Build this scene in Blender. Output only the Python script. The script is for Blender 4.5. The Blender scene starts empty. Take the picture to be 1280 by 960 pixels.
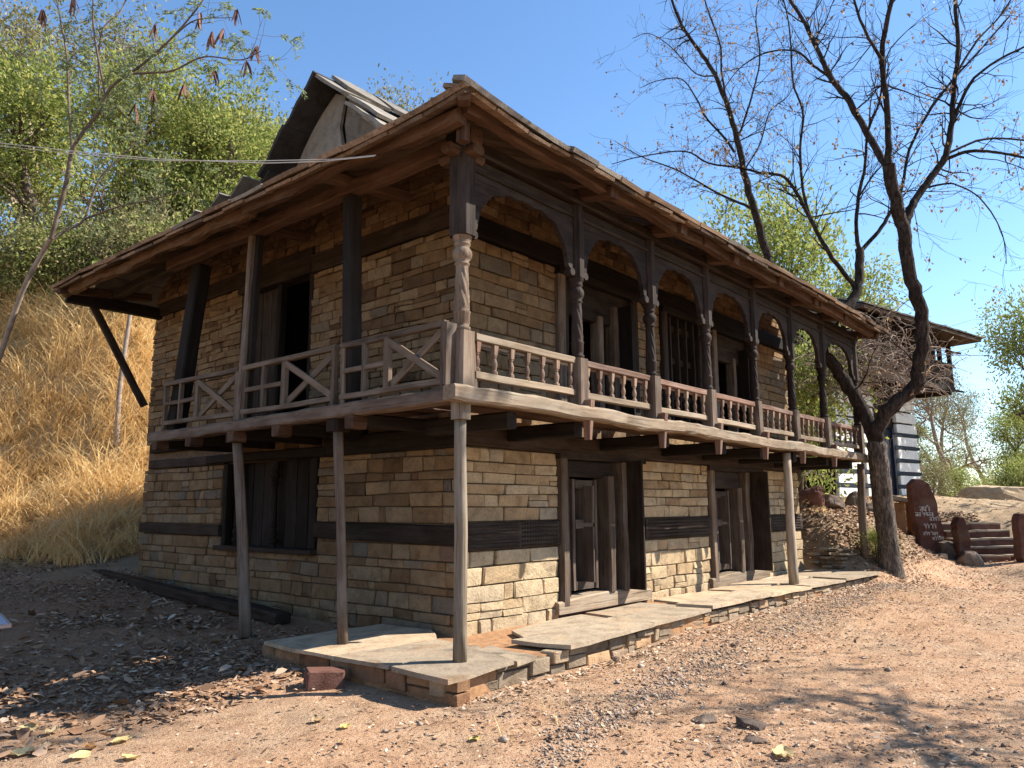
import bpy, math, random
import numpy as np
from mathutils import Vector, Matrix, noise
random.seed(7)
S = bpy.context.scene
COL = S.collection
R_ = math.radians

# ------------------------------------------------------------------ camera
CAM_C = Vector((-5.17586, -5.11370, 1.34999))
CAM_R = Vector((0.65477, -0.75581, -0.00460))
CAM_U = Vector((-0.11630, -0.10676, 0.98746))
CAM_F = Vector((0.74682, 0.64603, 0.15781))
FPX = 967.505                      # focal length in pixels of a 1280 px wide frame
cd = bpy.data.cameras.new("camera")
cam = bpy.data.objects.new("camera", cd)
COL.objects.link(cam)
cd.sensor_width = 36.0
cd.lens = FPX / 1280 * 36.0
cd.clip_start = 0.05
cd.clip_end = 3000
cam.matrix_world = Matrix(((CAM_R.x, CAM_U.x, -CAM_F.x, CAM_C.x), (CAM_R.y, CAM_U.y, -CAM_F.y, CAM_C.y),
                           (CAM_R.z, CAM_U.z, -CAM_F.z, CAM_C.z), (0, 0, 0, 1)))
S.camera = cam

def at(u, v, depth):               # a surveyed point: direction of a photo pixel, at a known distance
    return CAM_C + depth * (CAM_F + CAM_R * ((u - 640) / FPX) - CAM_U * ((v - 480) / FPX))

# ------------------------------------------------------------------ light
SUN_DIR = Vector((0.86, -0.79, 1.00)).normalized()      # towards the sun
w = bpy.data.worlds.new("World")
S.world = w
w.use_nodes = True
nt = w.node_tree
bg = nt.nodes["Background"]
sky = nt.nodes.new("ShaderNodeTexSky")
sky.sky_type = 'NISHITA'
sky.sun_disc = False
sky.sun_elevation = math.asin(SUN_DIR.z)
sky.sun_rotation = math.atan2(SUN_DIR.x, SUN_DIR.y)
sky.air_density = 1.1
sky.dust_density = 0.0
sky.ozone_density = 3.5
sky.altitude = 400
hs_ = nt.nodes.new("ShaderNodeHueSaturation")
hs_.inputs["Saturation"].default_value = 1.08
nt.links.new(sky.outputs[0], hs_.inputs["Color"])
nt.links.new(hs_.outputs[0], bg.inputs[0])
bg.inputs[1].default_value = 0.105
sl = bpy.data.lights.new("sun", 'SUN')
sl.energy = 5.0
sl.angle = R_(0.53)
sl.color = (1.0, 0.94, 0.85)
so = bpy.data.objects.new("sun", sl)
COL.objects.link(so)
so.rotation_euler = (-SUN_DIR).to_track_quat('-Z', 'Y').to_euler()
so.location = (20, -20, 30)
S.view_settings.view_transform = 'Standard'
S.view_settings.look = 'None'
S.view_settings.exposure = 1.3
S.view_settings.gamma = 1.0
S.view_settings.use_curve_mapping = False
S.cycles.max_bounces = 6
S.cycles.diffuse_bounces = 4
S.cycles.transparent_max_bounces = 4

# ------------------------------------------------------------------ materials
def new_mat(name):
    m = bpy.data.materials.new(name)
    m.use_nodes = True
    t = m.node_tree
    b = t.nodes["Principled BSDF"]
    b.inputs["Specular IOR Level"].default_value = 0.10
    return m, t, b

def N(t, kind, **kw):
    n = t.nodes.new(kind)
    for k, v in kw.items():
        if k in n.inputs.keys():
            n.inputs[k].default_value = v
        else:
            setattr(n, k, v)
    return n

def ramp(t, stops, src=None, interp='LINEAR'):
    r = t.nodes.new("ShaderNodeValToRGB")
    r.color_ramp.interpolation = interp
    e = r.color_ramp.elements
    while len(e) < len(stops):
        e.new(0.5)
    for i, (p, c) in enumerate(stops):
        e[i].position = p
        e[i].color = (*c, 1) if len(c) == 3 else c
    if src is not None:
        t.links.new(src, r.inputs[0])
    return r

def mixc(t, a, b, fac, mode='MIX'):
    m = t.nodes.new("ShaderNodeMix")
    m.data_type = 'RGBA'
    m.blend_type = mode
    for inp, val in ((m.inputs[0], fac), (m.inputs[6], a), (m.inputs[7], b)):
        if hasattr(val, "is_output"):
            t.links.new(val, inp)
        elif isinstance(val, (int, float)):
            inp.default_value = val
        else:
            inp.default_value = (*val, 1)
    return m.outputs[2]

def mth(t, op, a, b=0.0):
    m = t.nodes.new("ShaderNodeMath")
    m.operation = op
    for inp, val in ((m.inputs[0], a), (m.inputs[1], b)):
        if hasattr(val, "is_output"):
            t.links.new(val, inp)
        else:
            inp.default_value = val
    return m.outputs[0]

def coords(t, kind="Object", scale=(1, 1, 1), add=None):
    tc = t.nodes.new("ShaderNodeTexCoord")
    mp = t.nodes.new("ShaderNodeMapping")
    mp.inputs["Scale"].default_value = scale
    src = tc.outputs[kind]
    if add is not None:
        v = t.nodes.new("ShaderNodeVectorMath")
        v.operation = 'ADD'
        t.links.new(src, v.inputs[0])
        t.links.new(add, v.inputs[1])
        src = v.outputs[0]
    t.links.new(src, mp.inputs[0])
    return mp.outputs[0]

def nz(t, vec, scale, detail=4, rough=0.6, dist=0.0):
    n = N(t, "ShaderNodeTexNoise", Scale=scale, Detail=detail, Roughness=rough, Distortion=dist)
    t.links.new(vec, n.inputs["Vector"])
    return n.outputs[0]

def bump(t, b, h, strength, dist=0.02):
    n = N(t, "ShaderNodeBump", Strength=strength, Distance=dist)
    t.links.new(h, n.inputs["Height"])
    t.links.new(n.outputs[0], b.inputs["Normal"])

def attr(t, name="rnd"):
    a = t.nodes.new("ShaderNodeAttribute")
    a.attribute_name = name
    return a.outputs["Fac"]

def wood(name, dark, light, grey=(0.3, 0.27, 0.23), greyamt=0.3, rough=0.75, bs=0.5):
    m, t, b = new_mat(name)
    oi = t.nodes.new("ShaderNodeObjectInfo")
    rv = N(t, "ShaderNodeVectorMath", operation='SCALE')
    cb = t.nodes.new("ShaderNodeCombineXYZ")
    for i in range(3):
        t.links.new(oi.outputs["Random"], cb.inputs[i])
    t.links.new(cb.outputs[0], rv.inputs[0])
    rv.inputs["Scale"].default_value = 37.0
    v1 = coords(t, "Object", (1.3, 16, 16), rv.outputs[0])
    v2 = coords(t, "Object", (0.8, 60, 60), rv.outputs[0])
    v3 = coords(t, "Object", (1.4, 3, 3), rv.outputs[0])
    g1 = nz(t, v1, 1.0, 5, 0.65, 0.6)
    g2 = nz(t, v2, 1.0, 3, 0.6, 0.3)
    g3 = nz(t, v3, 1.6, 4, 0.6)
    c = ramp(t, [(0.3, dark), (0.7, light)], g1).outputs[0]
    gf = ramp(t, [(0.45, (0, 0, 0)), (0.72, (1, 1, 1))], g3).outputs[0]
    c = mixc(t, c, grey, mth(t, 'MULTIPLY', gf, greyamt))
    crack = ramp(t, [(0.30, (0.25, 0.25, 0.25)), (0.42, (1, 1, 1))], g2).outputs[0]
    c = mixc(t, c, crack, 0.75, 'MULTIPLY')
    br = mth(t, 'ADD', mth(t, 'MULTIPLY', oi.outputs["Random"], 0.5), 0.75)
    hs = t.nodes.new("ShaderNodeHueSaturation")
    t.links.new(c, hs.inputs["Color"])
    t.links.new(br, hs.inputs["Value"])
    t.links.new(hs.outputs[0], b.inputs["Base Color"])
    b.inputs["Roughness"].default_value = rough
    h = mth(t, 'ADD', mth(t, 'MULTIPLY', g1, 0.6), mth(t, 'MULTIPLY', g2, 0.6))
    bump(t, b, h, bs, 0.012)
    return m

def stone(name, stops, spk=0.5, rough=0.9, bs=0.8, fine=1.0, stain=(0.16, 0.12, 0.08)):
    m, t, b = new_mat(name)
    r = attr(t)
    cb = t.nodes.new("ShaderNodeCombineXYZ")
    for i in range(3):
        t.links.new(mth(t, 'MULTIPLY', r, 91.0 + 13 * i), cb.inputs[i])
    tc = t.nodes.new("ShaderNodeNewGeometry")
    va = N(t, "ShaderNodeVectorMath", operation='ADD')
    t.links.new(tc.outputs["Position"], va.inputs[0])
    t.links.new(cb.outputs[0], va.inputs[1])
    v = va.outputs[0]
    n1 = nz(t, v, 5.0 * fine, 6, 0.65, 0.4)
    n2 = nz(t, v, 38.0 * fine, 6, 0.75)
    n3 = nz(t, v, 2.2 * fine, 3, 0.5)
    base = ramp(t, stops, r).outputs[0]
    c = mixc(t, base, ramp(t, [(0.3, (0.62, 0.55, 0.48)), (0.5, (1, 1, 1)), (0.75, (1.35, 1.3, 1.2))], n1).outputs[0], 0.9, 'MULTIPLY')
    c = mixc(t, c, ramp(t, [(0.32, (0.55, 0.52, 0.5)), (0.48, (1, 1, 1)), (0.7, (1.2, 1.2, 1.2))], n2).outputs[0], spk, 'MULTIPLY')
    c = mixc(t, c, stain, mth(t, 'MULTIPLY', ramp(t, [(0.55, (0, 0, 0)), (0.75, (1, 1, 1))], n3).outputs[0], 0.45))
    t.links.new(c, b.inputs["Base Color"])
    b.inputs["Roughness"].default_value = rough
    h = mth(t, 'ADD', n1, mth(t, 'MULTIPLY', n2, 0.5))
    bump(t, b, h, bs, 0.035)
    return m

def plain(name, col, rough=0.8, var=0.35, scale=8.0, bs=0.3, kind="Object"):
    m, t, b = new_mat(name)
    v = coords(t, kind)
    n1 = nz(t, v, scale, 6, 0.65, 0.3)
    c = mixc(t, col, ramp(t, [(0.3, (1 - var,) * 3), (0.7, (1 + var,) * 3)], n1).outputs[0], 1.0, 'MULTIPLY')
    t.links.new(c, b.inputs["Base Color"])
    b.inputs["Roughness"].default_value = rough
    bump(t, b, n1, bs, 0.02)
    return m

def leafy(name, stops, trans=0.35, rough=0.6):
    m, t, b = new_mat(name)
    c = ramp(t, stops, attr(t)).outputs[0]
    t.links.new(c, b.inputs["Base Color"])
    b.inputs["Roughness"].default_value = rough
    if trans > 0:
        tr = t.nodes.new("ShaderNodeBsdfTranslucent")
        t.links.new(c, tr.inputs[0])
        mx = t.nodes.new("ShaderNodeMixShader")
        mx.inputs[0].default_value = trans
        t.links.new(b.outputs[0], mx.inputs[1])
        t.links.new(tr.outputs[0], mx.inputs[2])
        t.links.new(mx.outputs[0], t.nodes["Material Output"].inputs[0])
    return m

M = {}
M['dark'] = wood('dark_wood', (0.012, 0.008, 0.006), (0.042, 0.028, 0.02), (0.075, 0.06, 0.05), 0.4)
M['charred'] = wood('charred_wood', (0.007, 0.0055, 0.005), (0.022, 0.016, 0.012), (0.036, 0.03, 0.026), 0.35)
M['column'] = wood('carved_column_wood', (0.012, 0.0085, 0.007), (0.042, 0.028, 0.022), (0.07, 0.058, 0.05), 0.45)
M['red'] = wood('reddish_wood', (0.040, 0.021, 0.013), (0.105, 0.057, 0.036), (0.12, 0.088, 0.064), 0.4)
M['brown'] = wood('brown_roof_wood', (0.045, 0.025, 0.015), (0.145, 0.08, 0.045), (0.15, 0.105, 0.07), 0.45)
M['board'] = wood('grey_roof_board', (0.05, 0.034, 0.024), (0.135, 0.09, 0.062), (0.16, 0.125, 0.10), 0.5)
M['grey'] = wood('weathered_grey_wood', (0.13, 0.098, 0.068), (0.33, 0.262, 0.19), (0.33, 0.295, 0.245), 0.55)
M['greyd'] = wood('weathered_brown_wood', (0.055, 0.038, 0.028), (0.16, 0.112, 0.08), (0.21, 0.175, 0.14), 0.55)
M['greym'] = wood('mid_brown_wood', (0.06, 0.041, 0.028), (0.185, 0.132, 0.092), (0.22, 0.178, 0.138), 0.5)
M['eave'] = wood('eave_slab_wood', (0.10, 0.062, 0.038), (0.27, 0.18, 0.115), (0.26, 0.205, 0.155), 0.5)
M['pale'] = wood('pale_rail_wood', (0.14, 0.098, 0.062), (0.33, 0.25, 0.172), (0.31, 0.27, 0.215), 0.55)
M['bal'] = wood('baluster_wood', (0.11, 0.066, 0.044), (0.27, 0.18, 0.125), (0.29, 0.235, 0.185), 0.5)
M['railred'] = wood('faded_red_rail_wood', (0.095, 0.05, 0.034), (0.235, 0.14, 0.10), (0.26, 0.21, 0.165), 0.5)
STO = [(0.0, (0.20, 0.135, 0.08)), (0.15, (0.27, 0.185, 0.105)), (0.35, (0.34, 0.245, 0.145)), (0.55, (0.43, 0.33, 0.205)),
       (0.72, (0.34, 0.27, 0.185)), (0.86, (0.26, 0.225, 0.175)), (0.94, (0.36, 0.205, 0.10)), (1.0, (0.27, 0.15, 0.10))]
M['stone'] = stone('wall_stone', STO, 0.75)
M['stone2'] = stone('shaded_wall_stone', [(0.0, (0.075, 0.045, 0.026)), (0.2, (0.135, 0.081, 0.042)), (0.45, (0.19, 0.12, 0.063)), (0.65, (0.23, 0.16, 0.092)), (0.8, (0.155, 0.117, 0.08)), (0.92, (0.12, 0.10, 0.078)), (1.0, (0.185, 0.088, 0.045))], 0.75)  # browner stone for side and upper walls, darkened further to carry their shade
M['earthstone'] = stone('mud_coated_stone', [(0, (0.17, 0.085, 0.045)), (0.6, (0.24, 0.13, 0.07)), (1, (0.30, 0.19, 0.11))], 0.5, 0.95, 0.8)
M['mud'] = plain('mud_mortar', (0.13, 0.088, 0.055), 0.95, 0.4, 14, 0.6, "Object")
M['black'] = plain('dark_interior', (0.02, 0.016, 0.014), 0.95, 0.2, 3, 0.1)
M['flag'] = stone('flagstone', [(0, (0.25, 0.20, 0.145)), (0.5, (0.36, 0.285, 0.20)), (1, (0.43, 0.32, 0.21))], 0.5, 0.9, 0.5, 0.8, (0.42, 0.25, 0.13))
M['plinth'] = stone('plinth_stone', [(0, (0.16, 0.125, 0.09)), (0.35, (0.26, 0.20, 0.14)), (0.65, (0.34, 0.25, 0.16)), (0.85, (0.24, 0.21, 0.175)), (1, (0.40, 0.24, 0.12))], 0.5, 0.92, 0.7)
M['slate_dark'] = stone('shaded_slate', [(0, (0.045, 0.04, 0.037)), (1, (0.085, 0.077, 0.07))], 0.5, 0.9, 0.5, 0.8, (0.05, 0.04, 0.034))  # slate darkened so its colour carries the shade under the back verge
M['slate'] = stone('roof_slate', [(0, (0.13, 0.115, 0.10)), (0.5, (0.20, 0.18, 0.155)), (1, (0.27, 0.245, 0.21))], 0.5, 0.85, 0.5, 0.8, (0.12, 0.10, 0.08))
M['earth'] = plain('plinth_earth', (0.30, 0.165, 0.085), 0.95, 0.35, 9, 0.8)
M['redstone'] = stone('red_sandstone', [(0, (0.07, 0.033, 0.025)), (0.5, (0.10, 0.048, 0.036)), (1, (0.17, 0.088, 0.066))], 0.4, 0.9, 0.5)
M['darkrock'] = stone('dark_rock', [(0, (0.10, 0.075, 0.06)), (1, (0.19, 0.14, 0.105))], 0.5, 0.9, 0.7)
M['white'] = plain('white_paint', (0.72, 0.72, 0.70), 0.6, 0.08, 20, 0.05)
M['wire'] = plain('cable_sheath', (0.45, 0.43, 0.38), 0.5, 0.1, 5, 0.0)

# ------------------------------------------------------------------ object helpers
W = {}
def link(o, parent=None, mat=Matrix.Identity(4), label=None, cat=None, group=None, kind=None):
    COL.objects.link(o)
    if parent is not None:
        o.parent = parent
        o.matrix_parent_inverse = W[parent].inverted()
    o.matrix_basis = mat
    W[o] = mat.copy()
    if label: o["label"] = label
    if cat: o["category"] = cat
    if group: o["group"] = group
    if kind: o["kind"] = kind
    return o

def thing(name, loc, label, cat, group=None):
    o = bpy.data.objects.new(name, None)
    o.empty_display_size = 0.3
    return link(o, None, Matrix.Translation(Vector(loc)), label, cat, group)

def mesh(name, V, F, mats, smooth=False, rnd=None, midx=None):
    me = bpy.data.meshes.new(name)
    if isinstance(V, np.ndarray):
        me.vertices.add(len(V))
        me.vertices.foreach_set("co", V.astype(np.float32).ravel())
        F = np.asarray(F)
        k = F.shape[1]
        me.loops.add(F.size)
        me.loops.foreach_set("vertex_index", F.astype(np.int32).ravel())
        me.polygons.add(len(F))
        me.polygons.foreach_set("loop_start", np.arange(0, F.size, k, dtype=np.int32))
        me.update(calc_edges=True)
    else:
        me.from_pydata([tuple(v) for v in V], [], F)
    for m in (mats if isinstance(mats, (list, tuple)) else [mats]):
        me.materials.append(m)
    if smooth:
        me.polygons.foreach_set("use_smooth", [True] * len(me.polygons))
    if rnd is not None:
        a = me.attributes.new("rnd", 'FLOAT', 'FACE')
        arr = np.full(len(me.polygons), rnd, np.float32) if np.isscalar(rnd) else np.asarray(rnd, np.float32)
        a.data.foreach_set("value", arr)
    if midx is not None:
        me.polygons.foreach_set("material_index", np.asarray(midx, np.int32))
    return me

def add(name, V, F, mat, parent=None, matrix=None, smooth=False, rnd=None, **kw):
    """World-space vertices; the object's origin is put at their centre unless a matrix is given."""
    if matrix is None:
        c = sum((Vector(v) for v in V), Vector()) / len(V) if not isinstance(V, np.ndarray) else Vector(V.mean(0).tolist())
        V = V - np.array(c) if isinstance(V, np.ndarray) else [Vector(v) - c for v in V]
        matrix = Matrix.Translation(c)
    o = bpy.data.objects.new(name, mesh(name, V, F, mat, smooth, rnd))
    return link(o, parent, matrix, **kw)

def frame(p0, p1, up=(0, 0, 1)):
    p0, p1 = Vector(p0), Vector(p1)
    x = (p1 - p0).normalized()
    u = Vector(up)
    if abs(x.dot(u)) > 0.98:
        u = Vector((0, 1, 0))
    y = u.cross(x).normalized()
    z = x.cross(y)
    c = (p0 + p1) / 2
    return Matrix(((x.x, y.x, z.x, c.x), (x.y, y.y, z.y, c.y), (x.z, y.z, z.z, c.z), (0, 0, 0, 1))), (p1 - p0).length

def beam_geo(L, wd, ht, wob=0.006, ch=0.12, seg=0.35, taper=1.0, rng=random):
    n = max(1, int(L / seg))
    cx, cz = wd / 2, ht / 2
    k = min(wd, ht) * ch
    sec = [(-cx + k, -cz), (cx - k, -cz), (cx, -cz + k), (cx, cz - k), (cx - k, cz), (-cx + k, cz), (-cx, cz - k), (-cx, -cz + k)]
    V, F = [], []
    o1, o2 = rng.random() * 50, rng.random() * 50
    for i in range(n + 1):
        t = i / n
        s = 1 + (taper - 1) * t
        dy = wob * 2 * noise.noise(Vector((t * L * 1.1, o1, 0)))
        dz = wob * 2 * noise.noise(Vector((t * L * 1.1, o2, 3)))
        for (a, b) in sec:
            V.append((-L / 2 + t * L, a * s + dy + rng.uniform(-1, 1) * wob * .45, b * s + dz + rng.uniform(-1, 1) * wob * .45))
    for i in range(n):
        for j in range(8):
            a, b = i * 8 + j, i * 8 + (j + 1) % 8
            F.append((a, a + 8, b + 8, b)[::-1])
    F.append(tuple(range(8))[::-1])
    F.append(tuple(range(n * 8, n * 8 + 8)))
    return V, F

def beam(name, p0, p1, wd, ht, mat, parent=None, wob=0.006, ch=0.12, seg=0.35, up=(0, 0, 1), taper=1.0, **kw):
    mx, L = frame(p0, p1, up)
    V, F = beam_geo(L, wd, ht, wob, ch, seg, taper)
    return add(name, V, F, mat, parent, mx, **kw)

def lathe_geo(L, prof, sides=12, flute=0.0, nfl=6, twist=0.0, square=None):
    V, F = [], []
    for (t, r) in prof:
        for j in range(sides):
            a = 2 * math.pi * j / sides
            rr = r
            if flute and 0.0 < t < 1.0:
                rr = r * (1 + flute * math.cos(nfl * (a + twist * t * L)))
            V.append((-L / 2 + t * L, rr * math.cos(a), rr * math.sin(a)))
    n = len(prof)
    for i in range(n - 1):
        for j in range(sides):
            a, b = i * sides + j, i * sides + (j + 1) % sides
            F.append((a, b, b + sides, a + sides))
    F.append(tuple(range(sides)))
    F.append(tuple(range((n - 1) * sides, n * sides))[::-1])
    F = [f[::-1] for f in F]
    return V, F

def pole(name, pts, radii, mat, parent=None, sides=10, wob=0.006, **kw):
    """A round timber pole through points (world); grain runs along local X."""
    mx, L = frame(pts[0], pts[-1])
    inv = mx.inverted()
    P, Rr = [], []
    for i in range(len(pts) - 1):
        for k in range(4):
            t = k / 4
            P.append(inv @ Vector(pts[i]).lerp(Vector(pts[i + 1]), t))
            Rr.append(radii[i] + (radii[i + 1] - radii[i]) * t)
    P.append(inv @ Vector(pts[-1])); Rr.append(radii[-1])
    V, F = [], []
    ph = random.random() * 9
    for i, (p, r) in enumerate(zip(P, Rr)):
        for j in range(sides):
            a = 2 * math.pi * j / sides
            rr = r * (1 + 0.10 * noise.noise(Vector((math.cos(a) * 1.3 + ph, math.sin(a) * 1.3, i * .25)))) 
            V.append((p.x, p.y + rr * math.cos(a) + random.uniform(-wob, wob) * .4, p.z + rr * math.sin(a) + random.uniform(-wob, wob) * .4))
    for i in range(len(P) - 1):
        for j in range(sides):
            a, b = i * sides + j, i * sides + (j + 1) % sides
            F.append((a, a + sides, b + sides, b)[::-1])
    F.append(tuple(range(sides))[::-1]); F.append(tuple(range((len(P) - 1) * sides, len(P) * sides)))
    return add(name, V, F, mat, parent, mx, smooth=True, **kw)

def slab_geo(quad, th, jit=0.0, n=None):
    """A slab whose top face is the given polygon (world), thickness th along -normal."""
    q = [Vector(p) for p in quad]
    nrm = (q[1] - q[0]).cross(q[-1] - q[0]).normalized()
    pts = []
    for i in range(len(q)):
        a, b = q[i], q[(i + 1) % len(q)]
        k = n or max(1, int((b - a).length / 0.28))
        for j in range(k):
            p = a.lerp(b, j / k)
            pts.append(p + Vector((random.uniform(-jit, jit), random.uniform(-jit, jit), random.uniform(-jit, jit) * .3)))
    m = len(pts)
    V = pts + [p - nrm * th * random.uniform(.85, 1.1) for p in pts]
    F = [tuple(range(m)), tuple(range(m, 2 * m))[::-1]] + [(i, i + m, (i + 1) % m + m, (i + 1) % m) for i in range(m)]
    return V, F

def slab(name, quad, th, mat, parent=None, jit=0.012, rnd=None, **kw):
    V, F = slab_geo(quad, th, jit)
    return add(name, V, F, mat, parent, rnd=random.random() if rnd is None else rnd, **kw)

def box_geo(lo, hi):
    x0, y0, z0 = lo; x1, y1, z1 = hi
    V = [(x0, y0, z0), (x1, y0, z0), (x1, y1, z0), (x0, y1, z0), (x0, y0, z1), (x1, y0, z1), (x1, y1, z1), (x0, y1, z1)]
    F = [(3, 2, 1, 0), (4, 5, 6, 7), (0, 1, 5, 4), (1, 2, 6, 5), (2, 3, 7, 6), (3, 0, 4, 7)]
    return V, F

class Bag:                                   # gathers geometry that becomes ONE mesh
    def __init__(self): self.V, self.F, self.r = [], [], []
    def put(self, VF, rnd=None):
        V, F = VF
        o = len(self.V)
        self.V += [tuple(v) for v in V]
        self.F += [tuple(i + o for i in f) for f in F]
        self.r += [random.random() if rnd is None else rnd] * len(F)
    def build(self, name, mat, parent=None, **kw):
        return add(name, self.V, self.F, mat, parent, rnd=self.r, **kw)

def rock_geo(c, size, seed, flat=0.6, sub=2, rot=0.0):
    """An angular boulder: a cube-sphere squashed to size, cut by a few planes and roughened."""
    rng = random.Random(seed)
    n = 3 + sub * 2
    V, F, idx = [], [], {}
    def key(p):
        k = (round(p.x, 4), round(p.y, 4), round(p.z, 4))
        if k not in idx:
            idx[k] = len(V); V.append(p)
        return idx[k]
    for ax in range(3):
        for sgn in (-1, 1):
            for i in range(n):
                for j in range(n):
                    f = []
                    for (a, b) in ((i, j), (i + 1, j), (i + 1, j + 1), (i, j + 1)):
                        q = [0, 0, 0]
                        q[ax] = sgn; q[(ax + 1) % 3] = -1 + 2 * a / n; q[(ax + 2) % 3] = -1 + 2 * b / n
                        f.append(key(Vector(q)))
                    F.append(tuple(f if sgn > 0 else f[::-1]))
    out = []
    cuts = [(Vector((rng.uniform(-1, 1), rng.uniform(-1, 1), rng.uniform(-.4, 1))).normalized(), rng.uniform(.62, .9)) for _ in range(7)]
    o = rng.random() * 99
    for p in V:
        p = p * .55 + p.normalized() * .5
        for (nv, dd) in cuts:
            e = p.dot(nv) - dd
            if e > 0: p = p - nv * e
        p = p * (1 + .10 * noise.noise(p * 1.7 + Vector((o, 0, 0))) + .05 * noise.noise(p * 5 + Vector((o, 2, 0))))
        x, y, z = p.x * size[0], p.y * size[1], p.z * size[2]
        out.append(Vector((c[0] + x * math.cos(rot) - y * math.sin(rot), c[1] + x * math.sin(rot) + y * math.cos(rot), c[2] + z)))
    return out, F

def rock(name, c, size, seed, mat, parent=None, rot=0.0, rnd=None, **kw):
    V, F = rock_geo(c, size, seed, rot=rot)
    return add(name, V, F, mat, parent, rnd=random.random() if rnd is None else rnd, **kw)

# ------------------------------------------------------------------ terrain
CP = [(-5.2, -5.1, -.32), (-.5, -.6, -.25), (.6, -.4, -.255), (1.8, -.4, -.25), (2.7, -.4, -.21), (4.2, -.4, -.165), (6, -.4, -.155), (7.5, -.4, -.145), (9.7, -.4, -.10), (11.3, -.45, -.02), (12, -.4, .0),
      (-2.6, 1.2, -.30), (-.6, .8, -.255), (-1.2, 2.2, -.22), (0, 3.6, -.12), (1.1, 4.4, -.10), (1.1, 9.1, .22), (-.5, 6, -.08), (-3, 4, -.38), (-5.5, 6, -.36), (-8, 2, -.4),
      (-4.3, 9, .1), (-2, 10, .2), (0, 9.6, .22),
      (.0, 13.2, .50), (1.0, 12.2, .58), (1.81, 11.2, .78), (-3, 15.5, .5), (-8, 18, .5),
      (1.5, 19.9, 6.8), (2.97, 18.2, 6.94), (3.59, 16.1, 6.7), (1.76, 15.3, 3.3), (0.8, 16.2, 3.2), (-2.5, 21.5, 6.5), (-7, 25, 6.5),
      (6, 11, .8), (6, 15, 4.4), (6, 18, 7), (12, 12, 1.6), (12, 17, 5.5), (18, 14, 4), (20, 22, 7), (10, 30, 11), (0, 35, 12), (-12, 40, 12), (25, 40, 11), (5, 60, 15), (-20, 70, 14), (50, 60, 8),
      (11.4, 1.0, .14), (11.55, .45, .32), (11.95, .3, .62), (12.3, .75, 1.05), (11.9, 1.4, 1.05), (12.5, 2.2, 1.38), (13.6, 1.2, 1.30), (12.8, .25, .80), (13.3, .4, 1.10), (15.2, 1.8, 1.36), (13.4, 3.2, 1.42), (16.5, 3.4, 1.5), (11.6, 3.0, .9), (14.4, .5, 1.15), (20.5, 3.3, 1.62), (22.2, 4.9, 1.92), (24.6, 2.2, 1.74), (24, 8, 2.1),
      (16.5, -2.2, 0.0), (17.85, -.5, .17), (18.4, -1.6, .2), (16.2, -.1, .24), (15.6, .3, .55), (14.2, -.5, .12), (13.2, -.5, .1), (20.1, -.1, 1.0), (20.3, -1.5, 1.05), (19, 1.1, 1.20), (26.9, 1.2, 1.38), (30.6, -.1, 1.47), (24, -6, 1.2), (40, -5, 1.2), (45, 10, .5),
      (3.4, -3.8, -.22), (1.1, -2.7, -.26), (8, -4, -.12), (12, -4, -.04), (8, -9, -.3), (-1, -9, -.35), (-12, -6, -.4), (18, -10, 0.1), (5, 4, -.1), (9, 5, .1), (9, 9, .4), (4, 8, .2)]
CP = np.array(CP)
def _mq(d2): return np.sqrt(d2 + 1.2 ** 2)
_A = _mq(((CP[:, None, :2] - CP[None, :, :2]) ** 2).sum(-1)) - np.eye(len(CP)) * 0.02
_wt = np.linalg.solve(_A, CP[:, 2] - 1.0)
def gz_arr(x, y):
    x = np.asarray(x, float); y = np.asarray(y, float)
    out = np.zeros(x.shape)
    for (cx, cy, _), wv in zip(CP, _wt):
        out += wv * _mq((x - cx) ** 2 + (y - cy) ** 2)
    out += 1.0
    r = np.sqrt((x - 5) ** 2 + (y - 5) ** 2)
    k = np.clip((r - 60) / 120, 0, 1)
    hill = 9 * np.clip((y * .9 - x * .3) / 80, -0.3, 1.2)
    return out * (1 - k) + hill * k
def gz(x, y): return float(gz_arr(np.array([x]), np.array([y]))[0])
# ------------------------------------------------------------------ the stone house
XW, YW = 1.12, 1.12                 # outer wall faces (side wall x = XW, front wall y = YW)
XE, YE = 11.3, 9.14                 # far wall faces
ZF = 2.48                           # balcony floor
PX = [0, 1.884, 3.505, 5.078, 6.708, 8.281, 9.859, 11.83]
PY = [0, 1.864, 3.983, 6.021]
house = thing('stone_house', (6, 5, 0), 'two storey stone and timber house with carved balcony and slate roof', 'house')

# walls: solid mud core behind the stone facing, with the openings left open
def core(name, rects, horiz, a, b, parent):
    bag = Bag()
    for (s0, s1, z0, z1) in rects:
        bag.put(box_geo((s0, a, z0), (s1, b, z1)) if horiz else box_geo((a, s0, z0), (b, s1, z1)))
    return bag.build(name, M['mud'], parent)
fw = core('front_wall', [(1.16, 2.98, -.3, 5.6), (2.98, 4.96, -.3, .06), (2.98, 4.96, 2.08, 2.5), (4.96, 7.2, -.3, 2.5), (7.2, 9.28, -.3, .06), (7.2, 9.28, 2.04, 2.5), (9.28, XE - .04, -.3, 5.6),
           (2.98, 4.92, 4.55, 5.6), (4.92, 5.75, 2.5, 5.6), (5.75, 7.05, 4.55, 5.6), (7.05, 7.5, 2.5, 5.6), (7.5, 9.08, 4.55, 5.6), (9.08, 9.28, 2.5, 5.6)], True, YW + .045, YW + .42, house)
sw = core('side_wall', [(1.54, 3.87, -.3, 5.9), (3.87, 6.33, -.3, .74), (3.87, 6.33, 2.05, 2.5), (6.33, YE - .04, -.3, 5.9), (3.87, 4.14, 2.5, 5.9), (4.14, 6.02, 4.84, 5.9), (6.02, 6.33, 2.5, 5.9)], False, XW + .045, XW + .42, house)
bw = core('back_wall', [(1.54, XE - .04, -.3, 5.9)], True, YE - .42, YE - .04, house)
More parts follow.
